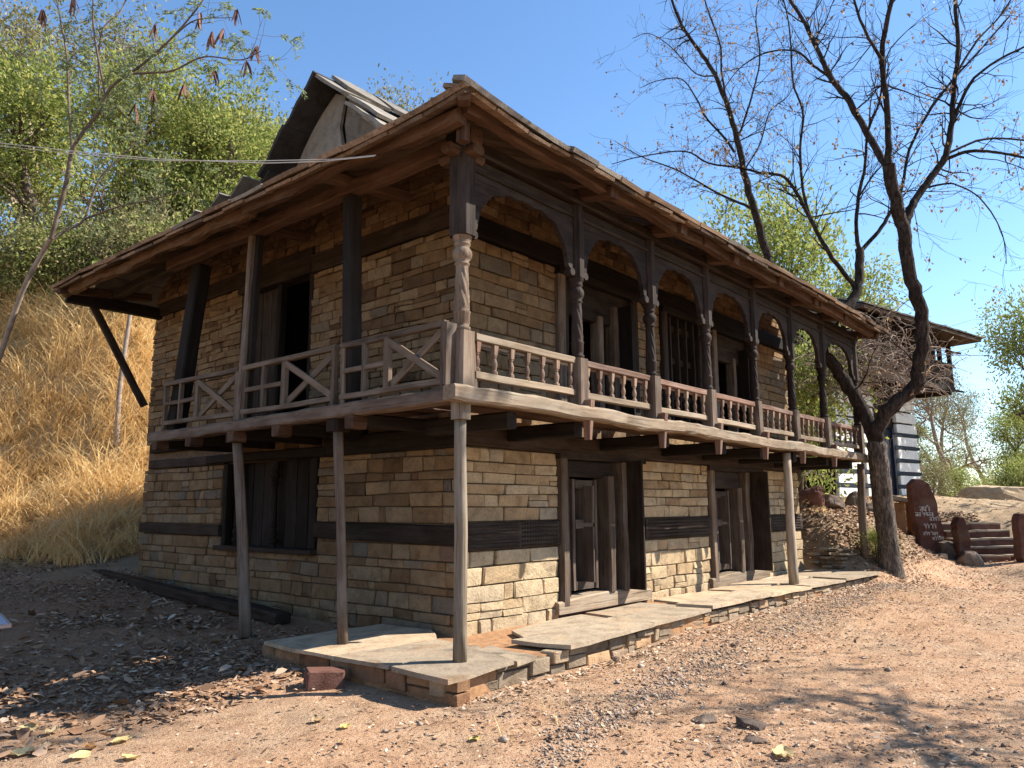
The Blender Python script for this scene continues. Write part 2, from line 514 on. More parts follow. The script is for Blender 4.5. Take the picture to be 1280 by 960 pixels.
ew = core('end_wall', [(1.54, YE - .42, -.3, 5.9)], False, XE - .42, XE - .045, house)
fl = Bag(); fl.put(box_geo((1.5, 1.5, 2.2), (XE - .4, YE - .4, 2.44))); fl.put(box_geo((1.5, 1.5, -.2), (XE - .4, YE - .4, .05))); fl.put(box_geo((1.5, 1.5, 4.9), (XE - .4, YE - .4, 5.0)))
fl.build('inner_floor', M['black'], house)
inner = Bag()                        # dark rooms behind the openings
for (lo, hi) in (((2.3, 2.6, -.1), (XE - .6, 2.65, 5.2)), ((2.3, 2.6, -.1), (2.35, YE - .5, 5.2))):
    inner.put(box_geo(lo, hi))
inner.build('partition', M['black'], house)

# stone facing: courses of individually cut stones
def stone_geo(P, depth, proud, rng):
    """P: four corners of the face (world, counter-clockwise seen from outside). Rounded, chamfered block."""
    n = (P[1] - P[0]).cross(P[3] - P[0]).normalized()
    c = (P[0] + P[1] + P[2] + P[3]) / 4
    wv, hv = (P[1] - P[0]).length, (P[3] - P[0]).length
    k = min(wv, hv)
    ring = []
    for i in range(4):
        a, b, d = P[i], P[(i + 1) % 4], P[i - 1]
        cut1 = k * rng.uniform(.02, .13); cut2 = k * rng.uniform(.02, .13)
        ring.append(a + (d - a).normalized() * cut2 + (b - a).normalized() * k * .015)
        ring.append(a + (b - a).normalized() * cut1 + (d - a).normalized() * k * .015)
    tx, ty = rng.uniform(-.009, .009), rng.uniform(-.010, .010)
    ux = (P[1] - P[0]).normalized(); uy = n.cross(ux)
    def out(p, s, o):
        q = c + (p - c) * s
        return q + n * (o + (q - c).dot(ux) * tx / max(wv, .1) * 2 + (q - c).dot(uy) * ty / max(hv, .1) * 2)
    ch = min(.015, k * .11)
    inn = [out(p + (c - p).normalized() * ch * 1.2, 1, proud + rng.uniform(-.004, .004)) for p in ring]
    mid = [out(p, 1, proud - ch * rng.uniform(.6, 1.1)) for p in ring]
    bk = [p - n * depth for p in ring]
    cen = c + n * (proud + rng.uniform(-.002, .008))
    V = inn + mid + bk + [cen]
    F = []
    for j in range(8):
        q = (j + 1) % 8
        F += [(24, j, q), (j, j + 8, q + 8, q), (j + 8, j + 16, q + 16, q + 8)]
    return V, F

def px_area(P):
    q = []
    for p in P:
        d = p - CAM_C
        z = d.dot(CAM_F)
        q.append((640 + FPX * d.dot(CAM_R) / z, 480 - FPX * d.dot(CAM_U) / z))
    return abs(sum(q[i][0] * q[(i + 1) % 4][1] - q[(i + 1) % 4][0] * q[i][1] for i in range(4))) / 2

STONES = []                          # (pixel area, geometry, tone)
def face_rect(side, s0, s1, z0, z1, ch, cw, seed, tone=(0.0, 1.0), jag=.013, tilt=0.0):
    rng = random.Random(seed)
    crng = random.Random(int(z0 * 1000) * 7 + int(z1 * 1000))
    zs = [z0]
    while z1 - zs[-1] > ch * 1.45:
        zs.append(zs[-1] + ch * crng.uniform(.6, 1.35))
    zs.append(z1)
    def bz(k, s):
        if k == 0: return zs[0] + tilt * s
        if k == len(zs) - 1: return zs[-1] + tilt * s
        return zs[k] + tilt * s + jag * 1.6 * noise.noise(Vector((s * .9, k * 3.7, seed * .37))) + jag * noise.noise(Vector((s * 2.7, k * 7.1, 5.5)))
    def pt(s, z):
        return Vector((s, YW, z)) if side == 'front' else Vector((XW, s, z))
    for k in range(len(zs) - 1):
        s = s0
        hh = zs[k + 1] - zs[k]
        while s < s1 - .01:
            wv = cw * rng.choice((.4, .6, .75, .9, 1.0, 1.2, 1.45, 1.7)) * rng.uniform(.85, 1.15)
            e = s + wv
            if s1 - e < cw * .38: e = s1
            g = rng.uniform(.0012, .0045)
            ja, jb = rng.uniform(-.012, .012), rng.uniform(-.012, .012)
            parts = [(0.0, 1.0)]
            if hh > .13 and rng.random() < .16 and e - s < .5:
                m = rng.uniform(.4, .6); parts = [(0.0, m), (m, 1.0)]
            for (f0, f1) in parts:
                def zz(sv, f): return bz(k, sv) * (1 - f) + bz(k + 1, sv) * f
                a = pt(s + g + (ja if s > s0 else 0), zz(s, f0) + g); b = pt(e - g + (jb if e < s1 else 0), zz(e, f0) + g)
                c = pt(e - g, zz(e, f1) - g); d = pt(s + g, zz(s, f1) - g)
                P = [a, b, c, d] if side == 'front' else [b, a, d, c]
                tr = rng.random()
                t = tone[0] + (tone[1] - tone[0]) * (0.5 * tr + 0.5 * rng.random() if rng.random() < .75 else tr)
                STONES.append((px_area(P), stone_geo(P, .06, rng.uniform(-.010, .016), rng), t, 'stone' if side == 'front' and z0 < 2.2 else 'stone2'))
            s = e
# front wall, lower storey
for (a, b, sd) in ((1.12, 2.93, 1), (5.02, 7.14, 2), (9.34, XE, 3)):
    face_rect('front', a, b, -.12, .86, .165, .42, sd, (.28, .74))
    face_rect('front', a, b, 1.19, 2.05, .15, .40, sd + 10, (.12, .82))
    face_rect('front', a, b, 2.30, 2.47, .17, .45, sd + 20, (.1, .8))
# front wall, upper storey
for (a, b, sd) in ((1.12, 2.95, 4), (4.96, 5.7, 5), (7.10, 7.46, 6), (9.12, XE, 7)):
    face_rect('front', a, b, 2.47, 4.60, .155, .36, sd + 30, (.3, .9))
face_rect('front', 1.12, XE, 4.88, 5.5, .10, .34, 41, (.0, .7))
# side wall, lower storey
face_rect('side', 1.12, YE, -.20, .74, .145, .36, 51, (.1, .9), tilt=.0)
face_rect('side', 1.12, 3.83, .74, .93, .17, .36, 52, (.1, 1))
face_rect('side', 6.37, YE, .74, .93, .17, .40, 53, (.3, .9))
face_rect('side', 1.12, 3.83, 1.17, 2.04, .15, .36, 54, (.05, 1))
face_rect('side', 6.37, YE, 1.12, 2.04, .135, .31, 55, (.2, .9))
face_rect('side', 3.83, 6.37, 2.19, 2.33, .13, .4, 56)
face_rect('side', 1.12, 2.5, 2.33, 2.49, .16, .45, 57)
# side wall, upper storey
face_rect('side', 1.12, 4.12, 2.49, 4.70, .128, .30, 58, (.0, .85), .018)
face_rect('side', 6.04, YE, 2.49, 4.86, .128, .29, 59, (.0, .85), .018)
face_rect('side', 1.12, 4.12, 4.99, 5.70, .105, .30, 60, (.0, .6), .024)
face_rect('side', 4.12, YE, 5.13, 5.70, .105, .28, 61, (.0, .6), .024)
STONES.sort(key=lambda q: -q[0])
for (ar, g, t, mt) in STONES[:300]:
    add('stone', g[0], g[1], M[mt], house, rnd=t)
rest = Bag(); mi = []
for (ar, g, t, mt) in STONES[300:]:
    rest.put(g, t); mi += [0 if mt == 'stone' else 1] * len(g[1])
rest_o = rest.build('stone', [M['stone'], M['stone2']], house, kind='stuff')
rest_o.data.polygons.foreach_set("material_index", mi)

# timber lacing in the walls
def tim(name, p0, p1, wd, ht, m, par=house, **kw): return beam(name, p0, p1, wd, ht, M[m], par, **kw)
for (a, b) in ((1.10, 2.93), (5.03, 7.14), (9.34, XE)):
    tim('carved_band', (a, YW + .02, 1.025), (b, YW + .02, 1.025), .12, .315, 'dark')
# rippled carving on the band beside the corner
for k in range(9):
    tim('carved_ripple', (1.14, YW - .042, .895 + k * .033), (2.1, YW - .042, .895 + k * .033), .018, .020, 'dark', wob=.006, seg=.05)
for i in range(40):
    pass
dots = Bag()
rg = random.Random(3)
for (a, b) in ((2.14, 2.9), (5.1, 7.08), (9.4, 11.2)):
    nn = int((b - a) / .052)
    for i in range(nn):
        for k in range(6):
            x = a + .026 + i * .052; z = .895 + k * .052
            V, F = box_geo((x - .017, YW - .052, z - .017), (x + .017, YW - .03, z + .017))
            V = [(v[0] + (0 if v[1] > YW - .04 else (x - v[0]) * .6), v[1], v[2] + (0 if v[1] > YW - .04 else (z - v[2]) * .6)) for v in V]
            dots.put((V, F))
dots.build('carved_studs', M['dark'], house, kind='stuff')
tim('lacing_beam', (XW + .02, 1.10, 1.04), (XW + .02, 3.85, 1.07), .12, .22, 'dark')
tim('lacing_beam', (XW + .02, 6.35, 1.02), (XW + .02, YE, 1.03), .12, .17, 'dark')
tim('wall_beam', (XW - .02, 1.04, 2.16), (XW - .02, 3.6, 2.16), .16, .25, 'charred')
tim('wall_beam', (XW + .0, 3.3, 2.40), (XW + .0, YE - .3, 2.42), .14, .17, 'charred')
tim('wall_beam', (XW + .02, 6.3, 2.12), (XW + .02, 8.9, 2.14), .12, .15, 'dark')
tim('wall_beam', (1.06, YW - .01, 2.175), (XE + .06, YW - .01, 2.175), .16, .23, 'dark')
tim('lacing_beam', (XW + .01, 1.1, 4.845), (XW + .01, 4.1, 4.845), .12, .27, 'dark')
tim('lacing_beam', (XW + .01, 4.1, 4.985), (XW + .01, YE - .2, 4.985), .12, .24, 'dark')
tim('lacing_beam', (1.1, YW + .0, 4.74), (XE, YW + .0, 4.74), .14, .26, 'charred')

# lower window of the side wall: a dark timber screen with two turned colonnettes
win = tim('window', (XW + .0, 3.82, .765), (XW + .0, 6.38, .765), .2, .07, 'dark')
tim('lintel', (XW + .0, 3.55, 2.11), (XW + .0, 6.75, 2.13), .2, .13, 'charred', win)
for y in (3.92, 6.28):
    tim('jamb', (XW + .05, y, .80), (XW + .05, y, 2.05), .10, .10, 'charred', win)
TURN = [(0, .055), (.04, .055), (.05, .075), (.09, .075), (.10, .05), (.16, .07), (.22, .045), (.24, .06), (.30, .052), (.62, .046), (.70, .042), (.72, .06), (.75, .06), (.77, .045), (.82, .072), (.88, .05), (.9, .065), (1, .065)]
def lathe(name, p0, p1, prof, m, par, scale=1.0, **kw):
    mx, L = frame(p0, p1)
    V, F = lathe_geo(L, [(t, r * scale) for t, r in prof], **kw)
    return add(name, V, F, M[m], par, mx, smooth=False)
for y in (5.0, 5.98):
    lathe('colonnette', (XW + .07, y, .80), (XW + .07, y, 2.05), TURN, 'charred', win, 1.0)
for i in range(8):
    y = 4.02 + i * .29
    tim('panel_board', (XW + .18, y + .12, .8), (XW + .18, y + .12, 2.06), .03, .275, 'charred', win, up=(0, 1, 0))

# upper door of the side wall
ud = tim('balcony_door', (XW + .02, 4.1, 4.79), (XW + .02, 6.08, 4.81), .18, .15, 'dark')
for y in (4.16, 5.0, 6.0):
    tim('jamb', (XW + .06, y, 2.5), (XW + .06, y, 4.73), .12, .10 if y < 5.5 else .16, 'charred' if y < 5.5 else 'dark', ud, up=(0, 1, 0))
for i in range(3):
    tim('door_board', (XW + .09, 5.17 + i * .255, 2.5), (XW + .09, 5.17 + i * .255, 4.7), .04, .25, 'dark', ud, up=(0, 1, 0))
tim('door_board', (XW + .45, 4.28, 2.5), (XW + .25, 4.28, 4.6), .04, .2, 'charred', ud, up=(0, 1, 0))

# front doors: carved frames of several uprights, a recessed panelled leaf, a bowed sill
M['leaf'] = wood('door_leaf_wood', (0.045, 0.032, 0.025), (0.115, 0.083, 0.064), (0.15, 0.125, 0.105), 0.5)
def front_door(x0, x1, z0, zt, lx0, lx1, lz, inset, sill_m='pale'):
    d = tim('door', (x0 - .04, YW - .0, zt + .01), (x1 + .04, YW - .0, zt + .01), .16, .11, 'dark')
    tim('jamb', (x0 + .07, YW + .0, z0), (x0 + .07, YW + .0, zt - .04), .14, .15, 'greyd', d, up=(0, 1, 0), seg=.2)
    tim('jamb', (x0 + .20, YW + .05, z0 + .1), (x0 + .20, YW + .05, zt - .06), .13, .09, 'dark', d, up=(0, 1, 0))
    tim('door_head', (x0 + .2, YW + .06, (lz + zt) / 2 - .02), (lx1 + .3, YW + .06, (lz + zt) / 2 - .02), .14, zt - lz - .05, 'column', d)
    tim('jamb', (lx1 + .17, YW + .05, z0 + .1), (lx1 + .17, YW + .05, lz + .02), .15, .28, 'greyd', d, up=(0, 1, 0), wob=.01, seg=.2)
    xa = lx1 + .55
    tim('door_post', (xa, YW + .03, z0 + .1), (xa, YW + .03, zt - .04), .15, .22, 'greyd', d, up=(0, 1, 0), wob=.014, seg=.2)
    tim('door_post', (xa + .30, YW + .05, z0 + .1), (xa + .30, YW + .05, zt - .04), .14, .24, 'leaf', d, up=(0, 1, 0), wob=.01, seg=.2)
    if x1 - .06 > xa + .46:
        tim('jamb', (x1 - .05, YW - .0, z0), (x1 - .05, YW - .0, zt - .04), .12, .09, 'greyd', d, up=(0, 1, 0))
    bk = tim('backing_board', ((lx1 + .1 + x1) / 2, YW + .16, z0 + .1), ((lx1 + .1 + x1) / 2, YW + .16, zt - .02), .04, x1 - lx1 - .1, 'dark', d, up=(0, 1, 0))
    # leaf
    yl = YW + inset
    leaf = [('stile', lx0 + .05, .09), ('stile', lx1 - .05, .10)]
    for nme, x, wv in leaf:
        tim(nme, (x, yl, z0 + .16), (x, yl, lz - .03), .06, wv, 'leaf', d, up=(0, 1, 0))
    for z in (z0 + .22, z0 + .16 + (lz - z0) * .52, lz - .10):
        tim('rail', (lx0 + .10, yl - .004, z), (lx1 - .10, yl - .004, z), .06, .12, 'leaf', d)
    for (za, zb) in ((z0 + .26, z0 + .16 + (lz - z0) * .50), (z0 + .16 + (lz - z0) * .53, lz - .12)):
        tim('door_panel', ((lx0 + lx1) / 2, yl + .035, za), ((lx0 + lx1) / 2, yl + .035, zb), .04, lx1 - lx0 - .16, 'leaf', d, up=(0, 1, 0))
    # sill, slightly bowed up in the middle
    xs = [x0 - .1 + (x1 - x0 + .2) * i / 8 for i in range(9)]
    bag = Bag()
    V = []
    for i, x in enumerate(xs):
        zt_ = z0 + .06 + .05 * math.sin(math.pi * i / 8) + random.uniform(-.006, .006)
        for (yy, zz) in ((YW - .07, z0 - .09), (YW - .07, zt_ - .02), (YW - .05, zt_), (YW + .2, zt_ + .01), (YW + .2, z0 - .1)):
            V.append((x, yy + random.uniform(-.006, .006), zz))
    F = []
    for i in range(8):
        for j in range(5):
            a, b = i * 5 + j, i * 5 + (j + 1) % 5
            F.append((a, a + 5, b + 5, b)[::-1])
    F += [tuple(range(5))[::-1], tuple(range(40, 45))]
    add('sill', V, [f[::-1] for f in F], M[sill_m], d)
    return d
front_door(2.94, 4.99, .10, 2.03, 3.30, 3.90, 1.76, .09)
front_door(7.16, 9.31, .10, 2.01, 7.52, 8.08, 1.66, .10)

# upper front doors and the shuttered window
def upper_door(x0, x1, shutter):
    zt = 4.58
    d = tim('balcony_door', (x0 - .02, YW + .0, zt - .02), (x1 + .02, YW + .0, zt - .02), .18, .12, 'charred')
    tim('jamb', (x0 + .06, YW + .0, 2.48), (x0 + .06, YW + .0, zt - .08), .16, .15, 'greyd' if not shutter else 'dark', d, up=(0, 1, 0))
    tim('jamb', (x1 - .06, YW + .0, 2.48), (x1 - .06, YW + .0, zt - .08), .16, .13, 'dark', d, up=(0, 1, 0))
    if shutter:
        n = 4; wv = (x1 - x0 - .3) / n
        for i in range(n):
            x = x0 + .15 + wv * (i + .5)
            tim('shutter_board', (x, YW + .09, 2.5), (x, YW + .09, zt - .1), .04, wv * .97, 'dark', d, up=(0, 1, 0))
            if i < n - 1:
                tim('batten', (x + wv / 2, YW + .055, 2.5), (x + wv / 2, YW + .055, zt - .1), .03, .05, 'dark', d, up=(0, 1, 0))
        for z in (2.62, 3.15, 3.75, 4.3):
            tim('rail', (x0 + .14, YW + .05, z), (x1 - .14, YW + .05, z), .03, .10, 'dark', d)
    else:
        tim('jamb', (x0 + .22, YW + .06, 2.48), (x0 + .22, YW + .06, zt - .1), .12, .14, 'dark', d, up=(0, 1, 0))
        tim('door_head', (x0 + .2, YW + .08, 4.26), (x1 - .1, YW + .08, 4.26), .12, .5, 'dark', d)
        ox = x0 + .3 + (x1 - x0) * .33
        tim('door_post', (ox + .1, YW + .06, 2.48), (ox + .1, YW + .06, 4.1), .13, .17, 'greyd', d, up=(0, 1, 0), wob=.01)
        tim('door_post', (ox + .46, YW + .04, 2.48), (ox + .46, YW + .04, 4.3), .14, .20, 'greyd', d, up=(0, 1, 0), wob=.01)
        tim('backing_board', ((ox + x1) / 2, YW + .17, 2.48), ((ox + x1) / 2, YW + .17, 4.3), .04, x1 - ox - .1, 'charred', d, up=(0, 1, 0))
upper_door(2.95, 4.93, False)
upper_door(5.72, 7.08, True)
upper_door(7.48, 9.10, False)

# ------------------------------------------------------------------ balcony floor
mb = tim('balcony_beam', (-.26, -.10, 2.40), (12.0, -.10, 2.325), .17, .15, 'pale', wob=.016, seg=.16, ch=.14)
lb = tim('balcony_beam', (-.09, .02, 2.40), (-.09, 6.2, 2.37), .17, .14, 'greyd', wob=.012, seg=.2, ch=.14)
tim('balcony_beam', (11.92, .02, 2.33), (11.92, 3.5, 2.36), .15, .14, 'greyd', wob=.01)
for i in range(5):
    y = .09 + i * .215
    tim('floor_plank', (.0 + (.0 if i else 0), y, 2.455 - .005 * (i % 2)), (11.85, y, 2.425 - .004 * (i % 2)), .205, .035, 'red', seg=.8)
for i in range(5):
    x = .1 + i * .215
    tim('floor_plank', (x, 1.16, 2.462 - .005 * (i % 2)), (x, 6.15, 2.455 - .004 * (i % 2)), .205, .035, 'red', seg=.8)
for i in range(3):
    x = 11.38 + i * .19
    tim('floor_plank', (x, 1.16, 2.425), (x, 3.4, 2.43), .18, .035, 'red')
for x in (.75, 1.9, 3.86, 5.55, 6.9, 8.3, 9.9, 11.3):
    tim('joist', (x, YW + .1, 2.235 - x * .004), (x, .02, 2.235 - x * .004), .15, .17, 'charred')
for y in (1.5, 2.9, 3.9, 5.0, 6.0):
    tim('joist', (XW + .1, y, 2.285), (.0, y, 2.285), .15, .14, 'charred')
    tim('joist_end', (.02, y, 2.26), (-.16, y, 2.26), .15, .15, 'red')
for i, x in enumerate(PX[1:7]):
    tim('column_tenon', (x + .03, -.12, 2.55 - x * .005), (x + .03, -.11, 2.10 - x * .002), .10, .13, 'railred', taper=.55, up=(0, 1, 0))

# ground posts carrying the balcony
def gpost(name, pts, r, m): return pole(name, pts, r, M[m], house, sides=10)
gpost('ground_post', [(0, 0, -.02), (.005, 0, 1.1), (-.01, 0, 2.2)], [.064, .062, .056], 'grey')
tim('post_head', (-.02, -.02, 2.17), (-.02, -.02, 2.34), .15, .15, 'grey', up=(0, 1, 0))
gpost('ground_post', [(-.06, 1.63, -.04), (-.04, 1.74, 1.1), (-.03, 1.86, 2.2)], [.055, .05, .056], 'greyd')
gpost('ground_post', [(-.1, 3.42, -.14), (-.04, 3.7, 1.0), (-.02, 3.98, 2.2)], [.072, .068, .062], 'greyd')
gpost('ground_post', [(7.86, .0, .03), (7.86, .0, 1.1), (7.93, .02, 2.25)], [.082, .07, .066], 'grey')
gpost('ground_post', [(11.86, .05, .3), (11.85, .05, 1.1), (11.84, .0, 2.22)], [.08, .075, .07], 'greyd')
for y in (1.86, 3.98):
    tim('post_head', (-.03, y, 2.18), (-.03, y, 2.32), .2, .2, 'dark', up=(0, 1, 0))

# ------------------------------------------------------------------ balcony columns, arches, railings
def sq_geo(L0, L, w0, w1=None):
    w1 = w1 or w0
    V = [(L0, -w0, -w0), (L0, w0, -w0), (L0, w0, w0), (L0, -w0, w0), (L, -w1, -w1), (L, w1, -w1), (L, w1, w1), (L, -w1, w1)]
    F = [(0, 1, 2, 3), (7, 6, 5, 4), (1, 0, 4, 5), (2, 1, 5, 6), (3, 2, 6, 7), (0, 3, 7, 4)]
    return V, [f[::-1] for f in F]
def column(x, y, big=False):
    z0, z1 = ZF - .01 - x * .004, 4.86
    L = z1 - z0
    h = .092 if not big else .10
    c = tim('column', (x, y, z0), (x, y, 3.02), h * 2, h * 2, 'greym' if big else 'greyd', up=(0, 1, 0))
    top = tim('column_head', (x, y, 3.97), (x, y, z1), h * 1.9, h * 1.9, 'column', c, up=(0, 1, 0), ch=.25)
    s = 1.12 if big else 1.0
    prof = [(0, .062), (.02, .076), (.045, .076), (.06, .058), (.08, .068), (.19, .072), (.205, .078), (.22, .064), (.235, .068)]
    mid = [(.24 + .44 * i / 26, .068 - .014 * i / 26) for i in range(27)]
    endp = [(.69, .054), (.70, .067), (.715, .067), (.73, .052), (.76, .076), (.80, .089), (.84, .086), (.87, .07), (.89, .055), (.905, .074), (.925, .074), (.94, .06), (.96, .08), (1.0, .088)]
    mx, Ls = frame((x, y, 3.02), (x, y, 3.97))
    V, F = [], []
    allp = prof + mid[1:] + endp
    sides = 32
    for (t, r) in allp:
        tw = .24 < t < .66
        for j in range(sides):
            a = 2 * math.pi * j / sides
            rr = r * s * (1 + ((.10 * (1 - 2.0 * abs(math.sin(4 * a + t * 17)) ** .7)) if tw else 0))
            V.append((-Ls / 2 + t * Ls, rr * math.cos(a), rr * math.sin(a)))
    for i in range(len(allp) - 1):
        for j in range(sides):
            a, b = i * sides + j, i * sides + (j + 1) % sides
            F.append((a, a + sides, b + sides, b)[::-1])
    add('twisted_shaft', V, F, M['column'] if not big else M['greym'], c, mx, smooth=True)
    return c
for i, x in enumerate(PX):
    column(x, 0, i == 0)
# the wide carved cheeks of the corner column
tim('column_cheek', (-.14, .02, ZF), (-.14, .02, 3.08), .20, .08, 'greyd', up=(0, 1, 0), ch=.2)
tim('column_cheek', (.13, .02, ZF), (.12, .02, 3.04), .16, .10, 'greym', up=(0, 1, 0), ch=.2, taper=.75)
tim('corner_post', (1.0 - 1.0, .0, 3.97), (0, 0, 4.9), .20, .23, 'column', up=(0, 1, 0), ch=.18)

def arch(xa, xb):
    n = 36
    zt, zs, za = 4.83, 3.98, 4.60
    V, F = [], []
    a, b = xa + .085, xb - .085
    for i in range(n + 1):
        t = i / n
        x = a + (b - a) * t
        e = min(t, 1 - t) * (b - a)
        u = abs(2 * t - 1)
        if e < .035: z = zs
        elif e < .10: z = zs + .06 + (e - .035) * .8
        else:
            uu = u / (1 - .2 / (b - a))
            z = zs + .12 + (za - zs - .12) * (max(0, 1 - uu ** 3.0)) ** .55
            z += .028 * abs(math.sin(e * 13.5)) - .014
        for (yy, zz) in ((-.03, zt), (-.03, z), (.03, z), (.03, zt)):
            V.append((x, yy, zz))
    for i in range(n):
        for j in range(4):
            p, q = i * 4 + j, i * 4 + (j + 1) % 4
            F.append((p, p + 4, q + 4, q)[::-1])
    F += [(0, 1, 2, 3), (n * 4 + 3, n * 4 + 2, n * 4 + 1, n * 4)]
    ar = add('arch_panel', V, [f[::-1] for f in F], M['column'], house)
    tim('moulding', (a - .04, -.045, 4.70), (b + .04, -.045, 4.70), .03, .035, 'dark', ar)
    for sx, xx in ((1, a + .045), (-1, b - .045)):       # scrolled bracket drops under the springing
        mx, L = frame((xx, -.05, 4.02), (xx, .05, 4.02))
        V2, F2 = lathe_geo(L, [(0, .045), (.2, .05), (.8, .05), (1, .045)], sides=12)
        add('scroll', V2, F2, M['column'], ar, mx)
for i in range(7):
    arch(PX[i], PX[i + 1])
    
def front_rail(xa, xb, n, i):
    a, b = xa + .10, xb - .10
    if i == 0: a = .17
    dz = -.0065 * (xa + xb) / 2
    m1, m2 = ('pale', 'pale') if i == 0 else ('railred', 'pale')
    r = tim('railing', (a, 0, 3.00 + dz), (b, 0, 3.00 + dz), .085, .075, m1, wob=.005)
    tim('bottom_rail', (a, 0, 2.63 + dz), (b, 0, 2.63 + dz), .075, .075, m2, r)
    prof = [(0, .030), (.05, .032), (.12, .030), (.16, .017), (.2, .020), (.30, .027), (.38, .029), (.47, .022), (.54, .015), (.58, .022), (.61, .022), (.64, .016)]
    for k in range(n):
        x = a + (b - a) * (k + (.18 if n > 6 else .3)) / (n - 1 + (.36 if n > 6 else .6))
        col = M['bal'] if (k * 5 + i * 3) % 4 else M['railred']
        mx, L = frame((x, 0, 2.66 + dz), (x, 0, 2.97 + dz))
        V, F = lathe_geo(L, prof, sides=8)
        V2, F2 = sq_geo(-L / 2 + .64 * L, L / 2, .022, .031)
        o = len(V)
        add('baluster', V + V2, F + [tuple(q + o for q in f) for f in F2], col, r, mx)
    tim('fret_strip', (a, .012, 2.945 + dz), (b, .012, 2.945 + dz), .02, .03, m1, r)
for i in range(7):
    front_rail(PX[i], PX[i + 1], 7 if i == 0 else 6, i)

# side gallery: squared posts and a lattice railing with crossed braces
tim('gallery_post', (.10, 1.80, ZF), (.06, 1.84, 4.90), .17, .17, 'charred', up=(0, 1, 0))
tim('gallery_post', (.0, 3.98, ZF - .1), (.02, 3.92, 4.92), .08, .09, 'greyd', up=(0, 1, 0))
tim('gallery_post', (.05, 3.89, ZF), (.07, 3.83, 4.92), .08, .08, 'charred', up=(0, 1, 0))
tim('gallery_post', (.12, 5.95, ZF), (.22, 5.66, 4.94), .20, .26, 'charred', up=(0, 1, 0))
def side_rail(ya, yb, z_a, z_b):
    a, b = ya, yb                    # from the far end to the near end
    def P(t, z, x=0): return (x, a + (b - a) * t, z + (z_a + (z_b - z_a) * t))
    r = tim('gallery_railing', P(0, .66), P(1, .66), .07, .062, 'greym')
    tim('bottom_rail', P(0, .085), P(1, .085), .06, .062, 'greym', r)
    for t, wv in ((.018, .07), (.24, .055), (.47, .085), (.982, .07)):
        tim('stile', P(t, -.0 if t in (.018, .982) else .11), P(t, .64),   .06, wv, 'greym', r, up=(0, 1, 0))
    tim('mid_rail', P(.03, .37, -.004), P(.45, .37, -.004), .05, .055, 'greym', r)
    tim('cross_brace', P(.49, .60, -.012), P(.96, .13, -.012), .03, .078, 'greym', r)
    tim('cross_brace', P(.49, .13, .022), P(.96, .60, .022), .03, .078, 'greym', r)
side_rail(6.10, 4.03, 2.50, 2.48)
side_rail(3.92, 1.96, 2.48, 2.48)
side_rail(1.86, .20, 2.48, 2.48)
# ------------------------------------------------------------------ roof
ZE, SK = 5.00, .45
EX0, EX1, EY0, EY1 = -.65, 12.12, -.65, 9.15
def wav(s): return .035 * noise.noise(Vector((s * .45, 1.7, 0))) + .018 * noise.noise(Vector((s * 1.6, 8.7, 0)))
def fz(x, d): return ZE + SK * d + wav(x) + max(0, .08 - .10 * abs(x + .65))
def lz(y, d): return ZE + SK * d + wav(y + 31) + max(0, .08 - .10 * abs(y + .65)) + .012 * max(0, y - 2)
rng = random.Random(11)
roof = beam('roof', (2.3, 4.95, 8.16), (10.2, 4.95, 8.16), .12, .16, M['brown'], house)     # ridge beam carries the rest
# boards seen from below, one by one
x = EX0
while x < EX1 - .05:
    wv = rng.uniform(.34, .56); e = min(EX1, x + wv)
    def inn(xx): return max(.25, min(2.0, xx - EX0, EX1 - xx))
    o = rng.uniform(-.02, .015); dr = rng.uniform(-.012, .012)
    q = [(x + .006, EY0 + o, fz(x, 0) - .045 + dr), (e - .006, EY0 + o + rng.uniform(-.02, .02), fz(e, 0) - .045 + dr), (e - .006, EY0 + inn(e), fz(e, inn(e)) - .045), (x + .006, EY0 + inn(x), fz(x, inn(x)) - .045)]
    V, F = slab_geo(q, .035, .005, 1)
    mx, L = frame(Vector(q[0]).lerp(Vector(q[1]), .5), Vector(q[2]).lerp(Vector(q[3]), .5))
    inv = mx.inverted()
    add('roof_board', [inv @ v for v in V], F, M['board'] if rng.random() < .5 else M['eave'], roof, mx)
    x = e
y = EY0
while y < EY1 - .05:
    wv = rng.uniform(.34, .56); e = min(EY1, y + wv)
    def inn(yy): return max(.25, min(2.0, yy - EY0))
    o = rng.uniform(-.02, .015); dr = rng.uniform(-.012, .012)
    q = [(EX0 + o, e - .006, lz(e, 0) - .045 + dr), (EX0 + o, y + .006, lz(y, 0) - .045 + dr), (EX0 + inn(y), y + .006, lz(y, inn(y)) - .045), (EX0 + inn(e), e - .006, lz(e, inn(e)) - .045)]
    V, F = slab_geo(q, .035, .005, 1)
    mx, L = frame(Vector(q[0]).lerp(Vector(q[1]), .5), Vector(q[2]).lerp(Vector(q[3]), .5))
    inv = mx.inverted()
    add('roof_board', [inv @ v for v in V], F, M['board'] if rng.random() < .4 else M['eave'], roof, mx)
    y = e
